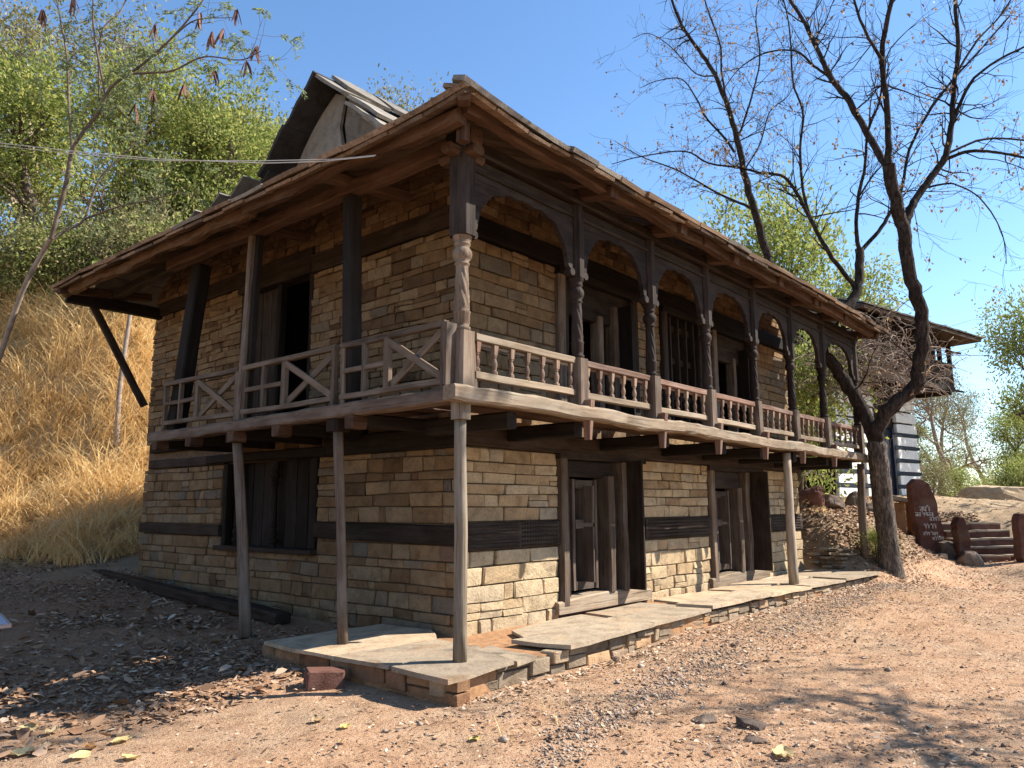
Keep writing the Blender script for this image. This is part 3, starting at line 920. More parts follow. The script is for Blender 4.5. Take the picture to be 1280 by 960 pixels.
# eave slabs
x = EX0 - .03
while x < EX1 - .1:
    wv = rng.uniform(.45, .95); e = min(EX1 + .04, x + wv)
    t = rng.uniform(0, .02)
    i0, i1 = max(.1, min(.7, x - EX0)), max(.1, min(.7, e - EX0))
    slab('roof_slate', [(x, EY0 - .04 - t, fz(x, 0) + .012), (e - .01, EY0 - .04 - t - rng.uniform(-.02, .02), fz(e, 0) + .012), (e - .01, EY0 + i1, fz(e, i1) + .03), (x, EY0 + i0, fz(x, i0) + .03)], rng.uniform(.045, .06), M['eave'] if rng.random() < .75 else M['slate'], roof, .012)
    x = e
y = EY0 - .03
while y < EY1 - .1:
    wv = rng.uniform(.45, .95); e = min(EY1 + .04, y + wv)
    t = rng.uniform(0, .02)
    i0, i1 = max(.1, min(.7, y - EY0)), max(.1, min(.7, e - EY0))
    slab('roof_slate', [(EX0 - .04 - t, e - .01, lz(e, 0) + .012), (EX0 - .04 - t - rng.uniform(-.02, .02), y, lz(y, 0) + .012), (EX0 + i0, y, lz(y, i0) + .03), (EX0 + i1, e - .01, lz(e, i1) + .03)], rng.uniform(.045, .06), M['eave'] if rng.random() < .75 else M['slate'], roof, .012)
    y = e
# upper courses of slates (seen only along their edges): one joined piece
sl_ = Bag()
XG = 1.6                             # verge of the upper gable
RIDGE = 8.34; YR = 4.95
def course(P, U, n, down, th=.035):
    """P start, U span vector, n slates, down: vector along the slope (towards the eave) of one row"""
    for i in range(n):
        a = P + U * (i / n); b = P + U * ((i + .97) / n)
        lift = Vector((0, 0, rng.uniform(.0, .03)))
        dn = down * rng.uniform(1.12, 1.3)
        sl_.put(slab_geo([a + dn + lift, b + dn + lift, b, a], th, .015, 1))
for k in range(8):
    d0 = .45 + k * .42
    xs, xe = EX0 + d0, EX1 - d0
    course(Vector((xs, EY0 + d0 + .45, fz(0, d0 + .45) + .03)), Vector((xe - xs, 0, 0)), 20, Vector((0, -.45, -.45 * SK)))
for k in range(6):
    d0 = .45 + k * .40
    ys, ye = EY0 + d0, EY1 - .3 - d0 * .5
    course(Vector((EX0 + d0 + .45, ye, lz(3, d0 + .45) + .03)), Vector((0, ys - ye, 0)), 15, Vector((-.45, 0, -.45 * SK)))
y0f = 3.15; z0f = ZE + SK * (3.15 + .65)
for k in range(4):
    f = (k + 1) / 4
    yy = y0f + (YR - y0f) * f; zz = z0f + (RIDGE - z0f) * f
    dn = Vector((0, -(YR - y0f) / 4, -(RIDGE - z0f) / 4))
    course(Vector((XG + .55, yy, zz + .02)), Vector((9.0, 0, 0)), 14, dn)
BK = [(YR, RIDGE), (6.5, 6.95), (9.3, 5.15)]
for (ya, za), (yb, zb), n in ((BK[0], BK[1], 4), (BK[1], BK[2], 7)):
    for k in range(n):
        f = k / n
        yy = ya + (yb - ya) * f; zz = za + (zb - za) * f
        xs = (XG + .55) if ya < 6 else (EX0 + .3 + (1 - (yy - 6.5) / 3.1) * 1.6)
        course(Vector((10.6, yy, zz + .02)), Vector((xs - 10.6, 0, 0)), 16, Vector((0, (yb - ya) / n, (zb - za) / n)))
sl_.build('roof_slate', M['slate'], roof, kind='stuff')
# upper gable: slate panels under thick verge slabs
gx = XG + .42
for pts in ([(3.55, 7.00), (4.55, 6.75), (4.72, 7.55), (4.62, 8.0), (4.2, 7.75)], [(4.58, 6.75), (5.55, 6.62), (6.15, 7.0), (5.3, 7.95), (4.95, 8.2), (4.66, 8.02), (4.75, 7.5)],
            [(2.9, 6.4), (4.0, 6.2), (4.0, 6.86), (3.5, 6.98)], [(4.04, 6.2), (5.3, 6.0), (5.3, 6.60), (4.04, 6.84)], [(5.34, 6.0), (6.9, 6.0), (6.5, 6.7), (5.34, 6.58)]):
    slab('gable_slab', [(gx + rng.uniform(-.02, .03), a, b) for a, b in pts][::-1], .05, M['slate'], roof, .02, rnd=rng.uniform(.3, 1))
tim('gable_post', (gx + .15, 2.4, 6.1), (gx + .15, 7.0, 6.1), .2, .6, 'charred', roof)
def verge(pa, pb, th, wd, r, over=0.0, m='slate_dark'):
    (ya, za), (yb, zb) = pa, pb
    slab('verge_slab', [(XG - over, ya, za), (XG - over, yb, zb), (XG + wd, yb, zb), (XG + wd, ya, za)] if ya < yb else [(XG - over, yb, zb), (XG + wd, yb, zb), (XG + wd, ya, za), (XG - over, ya, za)][::-1], th, M[m], roof, .02, rnd=r)
def back(t):                          # point on the back slope, t = 0 at the ridge
    L1 = math.hypot(1.55, 1.39)
    return (YR + 1.55 * t, RIDGE - 1.39 * t)
verge((YR - .03, RIDGE + .03), (back(.55)[0], back(.55)[1] + .02), .07, .7, .1, .05)
verge((back(.45)[0], back(.45)[1] - .06), (back(.95)[0], back(.95)[1] - .02), .08, .7, .0, .10)
verge((back(.85)[0], back(.85)[1] - .08), (back(1.35)[0], back(1.35)[1] + .05), .08, .7, .2, .0)
verge((back(1.25)[0], back(1.25)[1] + .02), (back(1.9)[0], back(1.9)[1] + .28), .08, .8, .1, .08)
verge((back(1.8)[0], back(1.8)[1] + .22), (back(2.6)[0], back(2.6)[1] + .66), .07, .9, .3, .0)
for (ya, yb, dz, r, ov, wd) in ((YR + .02, 4.2, .05, .55, .02, .8), (4.45, 3.45, .02, .9, -.10, .9), (4.1, 3.2, -.10, .75, .04, .9), (3.75, 2.75, -.16, .95, -.02, 1.0), (3.35, 2.5, -.22, .6, -.15, 1.0)):
    def fs(yy): return RIDGE - (YR - yy) * .77
    slab('verge_slab', [(XG - ov, yb, fs(yb) + dz), (XG + wd, yb, fs(yb) + dz), (XG + wd, ya, fs(ya) + dz), (XG - ov, ya, fs(ya) + dz)], .055, M['slate'], roof, .02, rnd=r)
for k in range(7):                    # ridge slabs
    xa = XG + .35 + k * .95
    slab('ridge_slab', [(xa, YR - .42, RIDGE - .20), (xa + .9, YR - .40, RIDGE - .20 + rng.uniform(-.03, .03)), (xa + .9, YR + .06, RIDGE + .20), (xa, YR + .04, RIDGE + .18 + rng.uniform(0, .05))], .06, M['slate'], roof, .02, rnd=rng.uniform(.2, .7))
# purlins, plates, outriggers
for (a, b) in ((-.42, 4.2), (4.2, 8.6), (8.6, 12.05)):
    tim('purlin', (a, EY0 + .22, fz(a, .2) - .155), (b, EY0 + .24, fz(b, .2) - .155), .12, .14, 'red', roof, wob=.018, seg=.2)
for (a, b, m) in ((-.40, 3.3, 'red'), (3.2, 6.4, 'brown'), (6.3, 9.1, 'brown')):
    tim('purlin', (EX0 + .22, a, lz(a, .2) - .15), (EX0 + .20, b, lz(b, .2) - .15), .14, .15, m, roof, wob=.03, seg=.2, ch=.25)
tim('wall_plate', (-.15, .0, 4.93), (12.0, .0, 4.92), .17, .15, 'dark', roof, wob=.006)
tim('moulding', (.1, -.095, 4.865), (11.9, -.095, 4.865), .03, .04, 'column', roof, wob=.002)
tim('wall_plate', (.05, -.15, 4.99), (.05, 6.3, 5.03), .17, .16, 'red', roof, wob=.012)
tim('wall_plate', (.1, 6.2, 5.03), (.3, EY1 - .1, 5.10), .15, .15, 'dark', roof, wob=.012)
for x in PX[1:]:
    tim('outrigger', (x + .05, .8, 5.13), (x + .05, EY0 + .12, 4.91 + wav(x)), .16, .14, 'red', roof)
for y in (1.86, 3.98, 8.9):
    tim('outrigger', (.9, y, 5.17), (EX0 + .02, y, 5.02 + wav(y + 31)), .15, .13, 'brown' if y < 5 else 'red', roof)
tim('hip_rafter', (1.2, 1.2, 5.62), (EX0 + .04, EY0 + .04, 5.02), .12, .15, 'red', roof)
tim('hip_drop', (-.30, -.30, 5.08), (-.29, -.29, 4.76), .11, .11, 'red', roof, up=(0, 1, 0), ch=.2)
tim('capital', (-.22, 0, 4.83), (.24, 0, 4.83), .16, .10, 'red', roof, ch=.3)
tim('capital', (0, -.22, 4.82), (0, .26, 4.82), .16, .10, 'red', roof, ch=.3)
# the leaning brace under the far end of the eave
tim('eave_brace', (1.0, 9.05, 3.20), (.02, 9.25, 5.0), .10, .12, 'dark', house)
tim('eave_bearer', (1.3, 8.9, 4.90), (-.4, 9.2, 5.0), .16, .2, 'charred', house)

# ------------------------------------------------------------------ stone plinth in front of the house
pl = thing('stone_plinth', (5, 0, -.1), 'low dry stone plinth topped with flagstones along the front of the house', 'plinth')
e_ = Bag()
n = 40
V, F = [], []
outl = [(-.44, 2.5), (-.44, 1.2), (-.43, .3), (-.42, -.34)] + [(-.42 + 11.5 * i / 14, -.24 + .03 * math.sin(i)) for i in range(1, 15)] + [(11.3, 1.1), (1.2, 1.2), (1.2, 2.6)]
def pz(a): return -.075 + float(np.interp(a, [0, 1.5, 2.5, 3.5, 8, 11.3], [0, .02, .05, .085, .075, .06]))
V = [(a, b, pz(a)) for a, b in outl] + [(a, b, -.5) for a, b in outl]
m_ = len(outl)
F = [tuple(range(m_)), tuple(range(m_, 2 * m_))[::-1]] + [(i, i + m_, (i + 1) % m_ + m_, (i + 1) % m_) for i in range(m_)]
add('earth_fill', V, F, M['earth'], pl)
rng = random.Random(21)
def plinth_face(s0, s1, front, ztop, hh, cw, mt='plinth'):
    s = s0
    while s < s1 - .05:
        g = gz(s, -.45) - .10 if front else gz(-.6, s) - .10
        e = min(s1, s + cw * rng.uniform(.5, 1.5))
        cuts = [g]
        while ztop - cuts[-1] > hh * 1.5: cuts.append(cuts[-1] + hh * rng.uniform(.6, 1.25))
        cuts.append(ztop)
        for k in range(len(cuts) - 1):
            a, b = cuts[k], cuts[k + 1]
            js = rng.uniform(-.03, .03)
            if rng.random() < .05: continue
            if front:
                yb = -.27 - .0 * s + rng.uniform(-.02, .02)
                P = [Vector((s + js + .008, yb, a + .006)), Vector((e + js - .008, yb + rng.uniform(-.02, .02), a + rng.uniform(.0, .015))), Vector((e + js - .008, yb, b - .006 - rng.uniform(0, .015))), Vector((s + js + .008, yb, b - .006))]
            else:
                xb = -.46 + rng.uniform(-.02, .02)
                P = [Vector((xb, e - .008, a + .006)), Vector((xb, s + .008, a + .006)), Vector((xb, s + .008, b - .006)), Vector((xb, e - .008, b - .006))]
            V, F = stone_geo(P, .16, rng.uniform(-.012, .016), rng)
            add('stone', V, F, M[mt], pl, rnd=rng.random())
        s = e
plinth_face(-.46, 1.0, True, -.055, .13, .50)
plinth_face(1.0, 3.0, True, -.03, .11, .30)
plinth_face(3.0, 8.0, True, .015, .085, .25)
plinth_face(8.0, 11.2, True, -.0, .085, .27)
plinth_face(-.43, 1.3, False, -.055, .17, .45, 'earthstone')
plinth_face(1.3, 2.5, False, -.06, .16, .40, 'earthstone')
FL = [([(-.54, -.42), (.36, -.36), (.50, .30), (-.50, .36)], -.018, .04), ([(-.50, .40), (.62, .34), (.66, .98), (-.52, 1.16)], -.022, .04), ([(-.52, 1.2), (.7, 1.02), (1.05, 1.5), (1.0, 2.3), (-.5, 2.42)], -.03, .035), ([(.40, -.34), (.72, -.28), (.80, .35), (.54, .32)], -.035, .04),
      ([(1.15, -.36), (2.75, -.40), (2.9, .22), (1.05, .30)], -.005, .04), ([(1.3, .34), (2.8, .26), (2.86, .72), (1.6, .78)], -.02, .03), ([(2.78, -.36), (4.25, -.34), (4.15, .20), (2.93, .22)], -.01, .04), ([(2.95, .27), (4.4, .25), (4.3, .75), (3.0, .74)], -.02, .03),
      ([(4.3, -.33), (6.1, -.38), (6.2, .15), (4.22, .18)], .012, .045), ([(4.45, .22), (6.3, .2), (6.2, .72), (4.5, .70)], -.005, .03), ([(6.16, -.34), (7.7, -.33), (7.75, .2), (6.26, .16)], .0, .04), ([(6.35, .22), (7.9, .24), (7.9, .8), (6.3, .75)], -.005, .03),
      ([(7.76, -.32), (9.3, -.35), (9.35, .25), (7.8, .22)], .006, .04), ([(9.36, -.35), (11.3, -.40), (11.45, .3), (9.42, .26)], .012, .04), ([(8.0, .28), (9.4, .3), (9.4, .8), (7.95, .8)], .0, .03), ([(9.5, .32), (11.4, .36), (11.3, .95), (9.45, .85)], .005, .03)]
for q, z, th in FL:
    tl = rng.uniform(-.012, .012)
    slab('flagstone', [(a, b, z + pz(a) + .075 + tl * (a - q[0][0])) for a, b in q], th, M['flag'], pl, .022)

# loose pieces on the ground by the house
def single(o, label, cat, group=None):
    o["label"] = label; o["category"] = cat
    if group: o["group"] = group
    return o
single(beam('timber_beam', (.72, 10.3, .24), (.62, 3.75, -.03), .22, .14, M['dark'], None, wob=.012), 'long dark squared timber lying along the foot of the side wall', 'timber')
def stone_block(name, c, size, rot, mat, seed):
    rg_ = random.Random(seed)
    sx, sy, sz = size
    P = [Vector((-sx, -sy, -sz)), Vector((sx, -sy, -sz)), Vector((sx, -sy, sz)), Vector((-sx, -sy, sz))]
    V, F = stone_geo(P, sy * 2, 0, rg_)
    F = F + [tuple(range(16, 24))[::-1]]
    mx = Matrix.Translation(Vector(c)) @ Matrix.Rotation(rot, 4, 'Z') @ Matrix.Rotation(.06, 4, 'Y')
    return add(name, V, F, mat, None, mx, rnd=rg_.random())
single(stone_block('red_block', (-.72, 1.02, gz(-.7, 1.0) + .07), (.17, .12, .085), R_(-28), M['redstone'], 4), 'rough red sandstone block lying beside the plinth corner', 'stone')
# ------------------------------------------------------------------ the second house on the upper terrace
def flat(v): v = Vector(v); v.z = 0; return v
Ob = at(1153, 617, 27.0)
ex = (flat(CAM_F).normalized() * math.cos(R_(52)) + flat(CAM_R).normalized() * math.sin(R_(52))).normalized(); ey = Vector((-ex.y, ex.x, 0))
if ey.dot(CAM_F) < 0: ey = -ey
BZ = 1.55
def B(x, y, z): return Vector((Ob.x, Ob.y, BZ)) + ex * x + ey * y + Vector((0, 0, z))
far = thing('striped_house', B(-2.5, 2, 0), 'distant house of white blocks banded with dark timber, behind the bare tree', 'house')
def bbox(name, lo, hi, m, par=far, **kw):
    V, F = box_geo(lo, hi)
    V = [B(*v) for v in V]
    return add(name, V, F, M[m], par, **kw)
bbox('wall', (-5.6, .12, -.6), (-.08, 4.5, 3.8), 'black')
M['render'] = plain('white_render', (0.70, 0.68, 0.63), 0.85, 0.15, 4, 0.3)
M['tarred'] = plain('blue_black_timber', (0.018, 0.022, 0.034), 0.6, 0.3, 6, 0.3)
z = -.05
for k in range(9):
    hb = .335 if k < 6 else .38
    if k < 6:
        bbox('timber_course', (-1.72, -.03, z), (.02, .2, z + .105), 'tarred')
        bbox('timber_course', (-5.6, -.03, z), (-2.85, .2, z + .105), 'tarred')
        bbox('timber_course', (-.14, -.03, z + .01), (.03, 4.4, z + .095), 'tarred')
    z += .105 if k < 6 else .03
    for (a, b) in ((-1.52, -.02), (-3.75, -2.98), (-5.5, -4.0)):
        r_ = random.Random(k * 9 + int(a * 10))
        P = [B(a + r_.uniform(0, .05), .0, z + .01), B(b - r_.uniform(0, .03), .0, z + .01), B(b - r_.uniform(0, .06), 0, z + hb - .01), B(a + r_.uniform(0, .06), 0, z + hb - .01)]
        V, F = stone_geo(P, .1, .012, r_)
        add('white_block', V, F, M['render'], far, rnd=.5)
    z += hb
bbox('door_frame', (-2.86, -.02, -.2), (-2.74, .15, 2.4), 'tarred'); bbox('door_frame', (-1.84, -.02, -.2), (-1.72, .15, 2.4), 'tarred')
bbox('door', (-2.74, .06, -.2), (-1.84, .13, 2.35), 'tarred')
bbox('door_step', (-3.6, -.7, -.35), (-.9, -.0, -.08), 'flag')
ZB = 3.78
bbox('balcony_floor', (-5.6, -1.0, ZB), (1.0, 4.6, ZB + .16), 'dark')
bbox('upper_wall', (-5.4, -.55, ZB + .16), (.72, 4.0, ZB + 2.0), 'dark')
for i in range(9):
    x = -5.3 + i * .77
    bbox('balcony_post', (x, -.98, ZB + .16), (x + .12, -.86, ZB + 1.8), 'dark')
for y in (.4, 1.6, 2.8, 4.2):
    bbox('balcony_post', (.84, y, ZB + .16), (.96, y + .12, ZB + 1.8), 'dark')
for i in range(30):
    x = -5.4 + i * .21
    bbox('balcony_board', (x, -.97, ZB + .16), (x + .19, -.92, ZB + .88 + .02 * (i % 3)), 'dark')
for i in range(20):
    y = -.9 + i * .26
    bbox('balcony_board', (.9, y, ZB + .16), (.95, y + .24, ZB + .88), 'dark')
bbox('balcony_rail', (-5.5, -1.02, ZB + .88), (1.02, -.9, ZB + .97), 'dark')
bbox('balcony_rail', (.9, -.9, ZB + .88), (1.02, 4.5, ZB + .97), 'dark')
for (a, b) in ((-.95, ZB + .03), (-.98, ZB + 1.42)):
    beam('projecting_beam', B(.6, a, b), B(1.75, a, b + .04), .11, .10, M['dark'], far, taper=.5)
for i in range(6):
    beam('joist', B(-5 + i * 1.1, .3, ZB - .08), B(-5 + i * 1.1, -1.05, ZB - .08), .14, .15, M['dark'], far)
# hipped roof of slates, each visible eave slab its own piece
EZ = ZB + 1.72
c0, c1, c2, c3 = (1.25, -1.9, EZ + .06), (-6.8, -1.9, EZ + .04), (-6.8, 6, EZ), (1.25, 6, EZ)
r0, r1 = (-2.0, 2.0, EZ + 1.75), (-3.4, 2.0, EZ + 1.75)
V = [B(*p) for p in (c0, c1, c2, c3, r0, r1)] + [B(p[0], p[1], p[2] - .10) for p in (c0, c1, c2, c3, r0, r1)]
F = [(0, 4, 5, 1), (1, 5, 2), (2, 5, 4, 3), (3, 4, 0), (6, 7, 11, 10), (7, 8, 11), (8, 9, 10, 11), (9, 6, 10), (0, 1, 7, 6), (1, 2, 8, 7), (2, 3, 9, 8), (3, 0, 6, 9)]
fr = add('roof', V, F, M['board'], far)
rng = random.Random(5)
def lerp3(a, b, t): return tuple(a[i] + (b[i] - a[i]) * t for i in range(3))
for (ca, cb, ra, rb, nn) in ((c0, c1, r0, r1, 16), (c3, c0, r0, r0, 14)):
    for row in range(4):
        f0, f1 = row / 4 - .02, (row + 1.25) / 4
        f1 = min(1, f1)
        for i in range(nn - row * 2):
            n2 = nn - row * 2
            a, b = i / n2, (i + .96) / n2
            q = [B(*lerp3(lerp3(ca, cb, a), lerp3(ra, rb, a), f0)), B(*lerp3(lerp3(ca, cb, b), lerp3(ra, rb, b), f0)), B(*lerp3(lerp3(ca, cb, b), lerp3(ra, rb, b), f1)), B(*lerp3(lerp3(ca, cb, a), lerp3(ra, rb, a), f1))]
            up = Vector((0, 0, .06 + rng.uniform(0, .03)))
            slab('roof_slate', [p + up for p in q][::-1], .04, M['slate'], fr, .01)

# ------------------------------------------------------------------ memorial stone, stair, rocks on the upper terrace
def ground_at(u, D, dz=0.0):
    p = at(u, 634, D)
    return Vector((p.x, p.y, gz(p.x, p.y) + dz))
mem_p = ground_at(1163, 19.4)
rt = flat(CAM_R).normalized(); fw_ = flat(CAM_F).normalized()
def standing_slab(name, base, w0, w1, h, th, lean, mat, seed, top=.25, yaw=0.0):
    """An upright rough slab: outline in its own plane, leaning sideways, extruded and roughened."""
    rg_ = random.Random(seed)
    e1 = (rt * math.cos(yaw) + fw_ * math.sin(yaw)).normalized(); e2 = Vector((-e1.y, e1.x, 0))
    if e2.dot(fw_) > 0: e2 = -e2          # towards the viewer
    n = 14
    left, right = [], []
    for i in range(n + 1):
        t = i / n
        wd = w0 + (w1 - w0) * t
        s = 1.0
        if t > 1 - top: s = math.sqrt(max(0.04, 1 - ((t - 1 + top) / top) ** 2 * .92))
        left.append((-wd / 2 * s + lean * t + rg_.uniform(-.028, .028), t * h)); right.append((wd / 2 * s * (1 - .12 * max(0, t - .7)) + lean * t + rg_.uniform(-.028, .028), t * h + rg_.uniform(-.01, .01)))
    m = 5
    V, F = [], []
    def P(x, z, d): return base + e1 * x + Vector((0, 0, z)) + e2 * d
    for d, sc in ((th / 2, .9), (th / 4, 1.0), (-th / 4, 1.0), (-th / 2, .9)):
        for i in range(n + 1):
            for j in range(m):
                x = left[i][0] + (right[i][0] - left[i][0]) * (.5 + (j / (m - 1) - .5) * sc)
                z = left[i][1] if i < n else left[i][1] - (0 if sc == 1 else .02)
                V.append(P(x, z, d + .035 * noise.noise(Vector((x * 4, z * 4, d * 3 + seed)))))
    Lp = (n + 1) * m
    for i in range(n):
        for j in range(m - 1):
            a = i * m + j
            F.append((a, a + 1, a + m + 1, a + m)); b = a + 3 * Lp
            F.append((b, b + m, b + m + 1, b + 1))
    for l in range(3):
        o = l * Lp
        for i in range(n):
            a = o + i * m; F.append((a, a + m, a + m + Lp, a + Lp))
            a = o + i * m + m - 1; F.append((a, a + Lp, a + Lp + m, a + m))
        for j in range(m - 1):
            a = o + n * m + j; F.append((a, a + 1, a + 1 + Lp, a + Lp))
    o = add(name, V, F, mat, rnd=rg_.random())
    return o, P, e1, e2
bz_ = mem_p - Vector((0, 0, .15))
mem, MP, me1, me2 = standing_slab('memorial_stone', bz_, .70, .62, 1.98, .26, -.30, M['redstone'], 3, .22)
single(mem, 'leaning dark red memorial slab with painted white writing, right of the bare tree', 'memorial')
# five lines of white Devanagari-like lettering: strokes hanging from a head line
lb_ = Bag()
rg = random.Random(8)
M['oldpaint'] = plain('worn_white_paint', (0.62, 0.58, 0.55), 0.8, 0.4, 30, 0.1)
def stroke(x0, z0, x1, z1, t=.012):
    d = .165
    dx, dz = x1 - x0, z1 - z0
    L = math.hypot(dx, dz) or 1
    nx, nz_ = -dz / L * t / 2, dx / L * t / 2
    q = [(x0 + nx, z0 + nz_), (x1 + nx, z1 + nz_), (x1 - nx, z1 - nz_), (x0 - nx, z0 - nz_)]
    V = [MP(a, b, d) for a, b in q] + [MP(a, b, d - .06) for a, b in q]
    lb_.put((V, [(0, 1, 2, 3), (3, 2, 1, 0), (0, 4, 5, 1), (1, 5, 6, 2), (2, 6, 7, 3), (3, 7, 4, 0)]))
def word(x, z, n, hgt):
    global lb_
    lb_ = Bag()
    stroke(x, z, x + n * hgt * .62, z, hgt * .12)
    for i in range(n):
        a = x + i * hgt * .62
        stroke(a + hgt * .5, z, a + hgt * .5, z - hgt * .8, hgt * .14)
        k = rg.randint(0, 3)
        if k == 0: stroke(a + .1 * hgt, z - .2 * hgt, a + .45 * hgt, z - .45 * hgt, hgt * .14)
        elif k == 1:
            stroke(a + .12 * hgt, z - .45 * hgt, a + .5 * hgt, z - .35 * hgt, hgt * .14); stroke(a + .12 * hgt, z - .45 * hgt, a + .3 * hgt, z - .75 * hgt, hgt * .14)
        elif k == 2:
            stroke(a + .1 * hgt, z - .1 * hgt, a + .2 * hgt, z - .6 * hgt, hgt * .14); stroke(a + .2 * hgt, z - .6 * hgt, a + .5 * hgt, z - .5 * hgt, hgt * .14)
        else: stroke(a + .1 * hgt, z + .02, a + .35 * hgt, z + hgt * .28, hgt * .13)
    lb_.build('painted_word', M['oldpaint'], mem)
for (x, z, ns, h_) in ((-.17, 1.28, (3,), .14), (-.30, 1.14, (2, 4), .11), (.02, 1.02, (4,), .10), (-.16, .84, (2, 2), .11), (-.22, .66, (3, 3), .09), (-.02, .54, (5,), .09)):
    for nn in ns:
        word(x - .15 * z, z, nn, h_); x += (nn + .5) * h_ * .62
stn = thing('stone_stand', ground_at(1129, 20.6), 'orange brown stone stand with a slab top behind the memorial slab', 'stone stand')
sp = W[stn].translation
def oriented(name, par, c, sx, sy, sz, mat, tilt=0.0):
    V, F = [], []
    rg_ = random.Random(int(c[0] * 100))
    P = [Vector((-sx, -sy, -sz)), Vector((sx, -sy, -sz)), Vector((sx, -sy, sz)), Vector((-sx, -sy, sz))]
    V, F = stone_geo(P, 2 * sy, 0, rg_)
    F = F + [tuple(range(16, 24))[::-1]]
    ang = math.atan2(rt.y, rt.x)
    mx = Matrix.Translation(Vector(c)) @ Matrix.Rotation(ang, 4, 'Z') @ Matrix.Rotation(tilt, 4, 'Y')
    return add(name, V, F, mat, par, mx, rnd=rg_.random())
M['orange'] = stone('orange_stone', [(0, (0.26, 0.12, 0.05)), (1, (0.36, 0.19, 0.09))])
oriented('pillar', stn, sp + rt * -.14 + Vector((0, 0, .38)), .12, .14, .42, M['orange'])
oriented('pillar', stn, sp + rt * .22 + Vector((0, 0, .38)), .10, .14, .42, M['orange'])
oriented('top_slab', stn, sp + rt * .0 + Vector((0, 0, .86)), .42, .28, .05, M['flag'], R_(10))
for (u, D, h, wd, lab) in ((1199, 19.0, 1.10, .34, 'dark red standing stone at the left side of the garden steps'), (1277, 18.6, 1.16, .42, 'dark red standing stone at the right side of the garden steps')):
    o, _, _, _ = standing_slab('standing_stone', ground_at(u, D, -.18), wd, wd * .8, h + .15, .30, -.06, M['redstone'], int(u), .3)
    single(o, lab, 'standing stone', 'red standing stones beside the steps')
st = thing('garden_steps', ground_at(1238, 19.4), 'flight of red stone steps between two standing stones', 'steps')
b0 = ground_at(1240, 19.2)
for k in range(5):
    for s_, (cx, hw) in enumerate(((-.28, .46), (.52, .40))):
        oriented('step', st, (b0 + rt * cx + fw_ * (k * .36) + Vector((0, 0, .02 + k * .185 + (s_ * .015)))), hw, .24, .10, M['redstone'], R_(rng.uniform(-1.5, 1.5)))
        oriented('tread_slab', st, (b0 + rt * cx + fw_ * (k * .36) + Vector((0, 0, .135 + k * .185 + (s_ * .015)))), hw + .02, .22, .022, M['flag'], R_(rng.uniform(-1.5, 1.5)))
RK = [(1207, 18.7, (.34, .3, .22), 'dark', 'dark rubble stone leaning against the left standing stone of the steps'), (1183, 19.3, (.36, .3, .3), 'dark', 'dark rubble stone at the right foot of the memorial slab'), (1215, 20.6, (.36, .3, .34), 'dark', 'dark rubble stone behind the left standing stone of the steps'), (1172, 18.9, (.10, .10, .09), 'flag', 'small pale stone at the foot of the memorial slab'),
      (1011, 17.6, (.30, .28, .32), 'redstone', 'rounded dark red boulder on the leafy bank beside the house end'), (1232, 29, (1.35, .8, .5), 'flag', 'long low boulder lying at the edge of the upper terrace'),
      (1072, 18.2, (.26, .22, .30), 'darkrock', 'grey brown rock half buried in the bank left of the bare tree'), (1038, 17.8, (.30, .3, .22), 'darkrock', 'small dark rock between two boulders on the leafy bank'), (1092, 18.0, (.35, .3, .25), 'darkrock', 'dark rock on the bank directly behind the bare tree trunk')]
for i, (u, D, sz, m, lab) in enumerate(RK):
    p = ground_at(u, D)
    mm = M['darkrock'] if m == 'dark' else M[m]
    o = rock('boulder', (p.x, p.y, p.z + sz[2] * .35), sz, 40 + i, mm, rot=math.atan2(rt.y, rt.x))
    single(o, lab, 'rock', 'rocks on the right hand bank')
for i, (u, v, sz, lab) in enumerate(((880, 898, (.10, .08, .05), 'small dark stone sunk in the red soil, left of a pair'), (938, 903, (.13, .10, .06), 'dark stone sunk in the red soil in front of the gravel strip'), (942, 922, (.12, .09, .04), 'flat dark stone nearest the camera in the red soil'), (770, 795 + 30, (.06, .05, .04), 'small grey cobble on the gravel strip beside the plinth'))):
    t = (-.23 - CAM_C.z) / (at(u, v, 1) - CAM_C).z
    p = CAM_C + (at(u, v, 1) - CAM_C) * t
    o = rock('rock', (p.x, p.y, gz(p.x, p.y) + .005), sz, 80 + i, M['darkrock'], rot=i)
    single(o, lab, 'rock', 'stones sunk in the red soil')

# low stack of old planks at the house end
rng = random.Random(31)
for i in range(14):
    lay = i // 3
    p = Vector((11.62 + rng.uniform(-.1, .1), .36 + (i % 3) * .22 + rng.uniform(-.05, .05), .12 + lay * .085))
    a = rng.uniform(-.12, .10)
    L = rng.uniform(1.1, 1.7) - lay * .1
    d = Vector((math.cos(a - .25), math.sin(a - .25), -.05))
    o = beam('old_plank', p - d * .35, p + d * L, rng.uniform(.14, .22), .045, M['grey'] if i % 2 else M['greyd'], None, wob=.012)
    single(o, 'weathered grey plank in the low stack beside the far end of the stone house', 'plank', 'planks stacked at the house end')

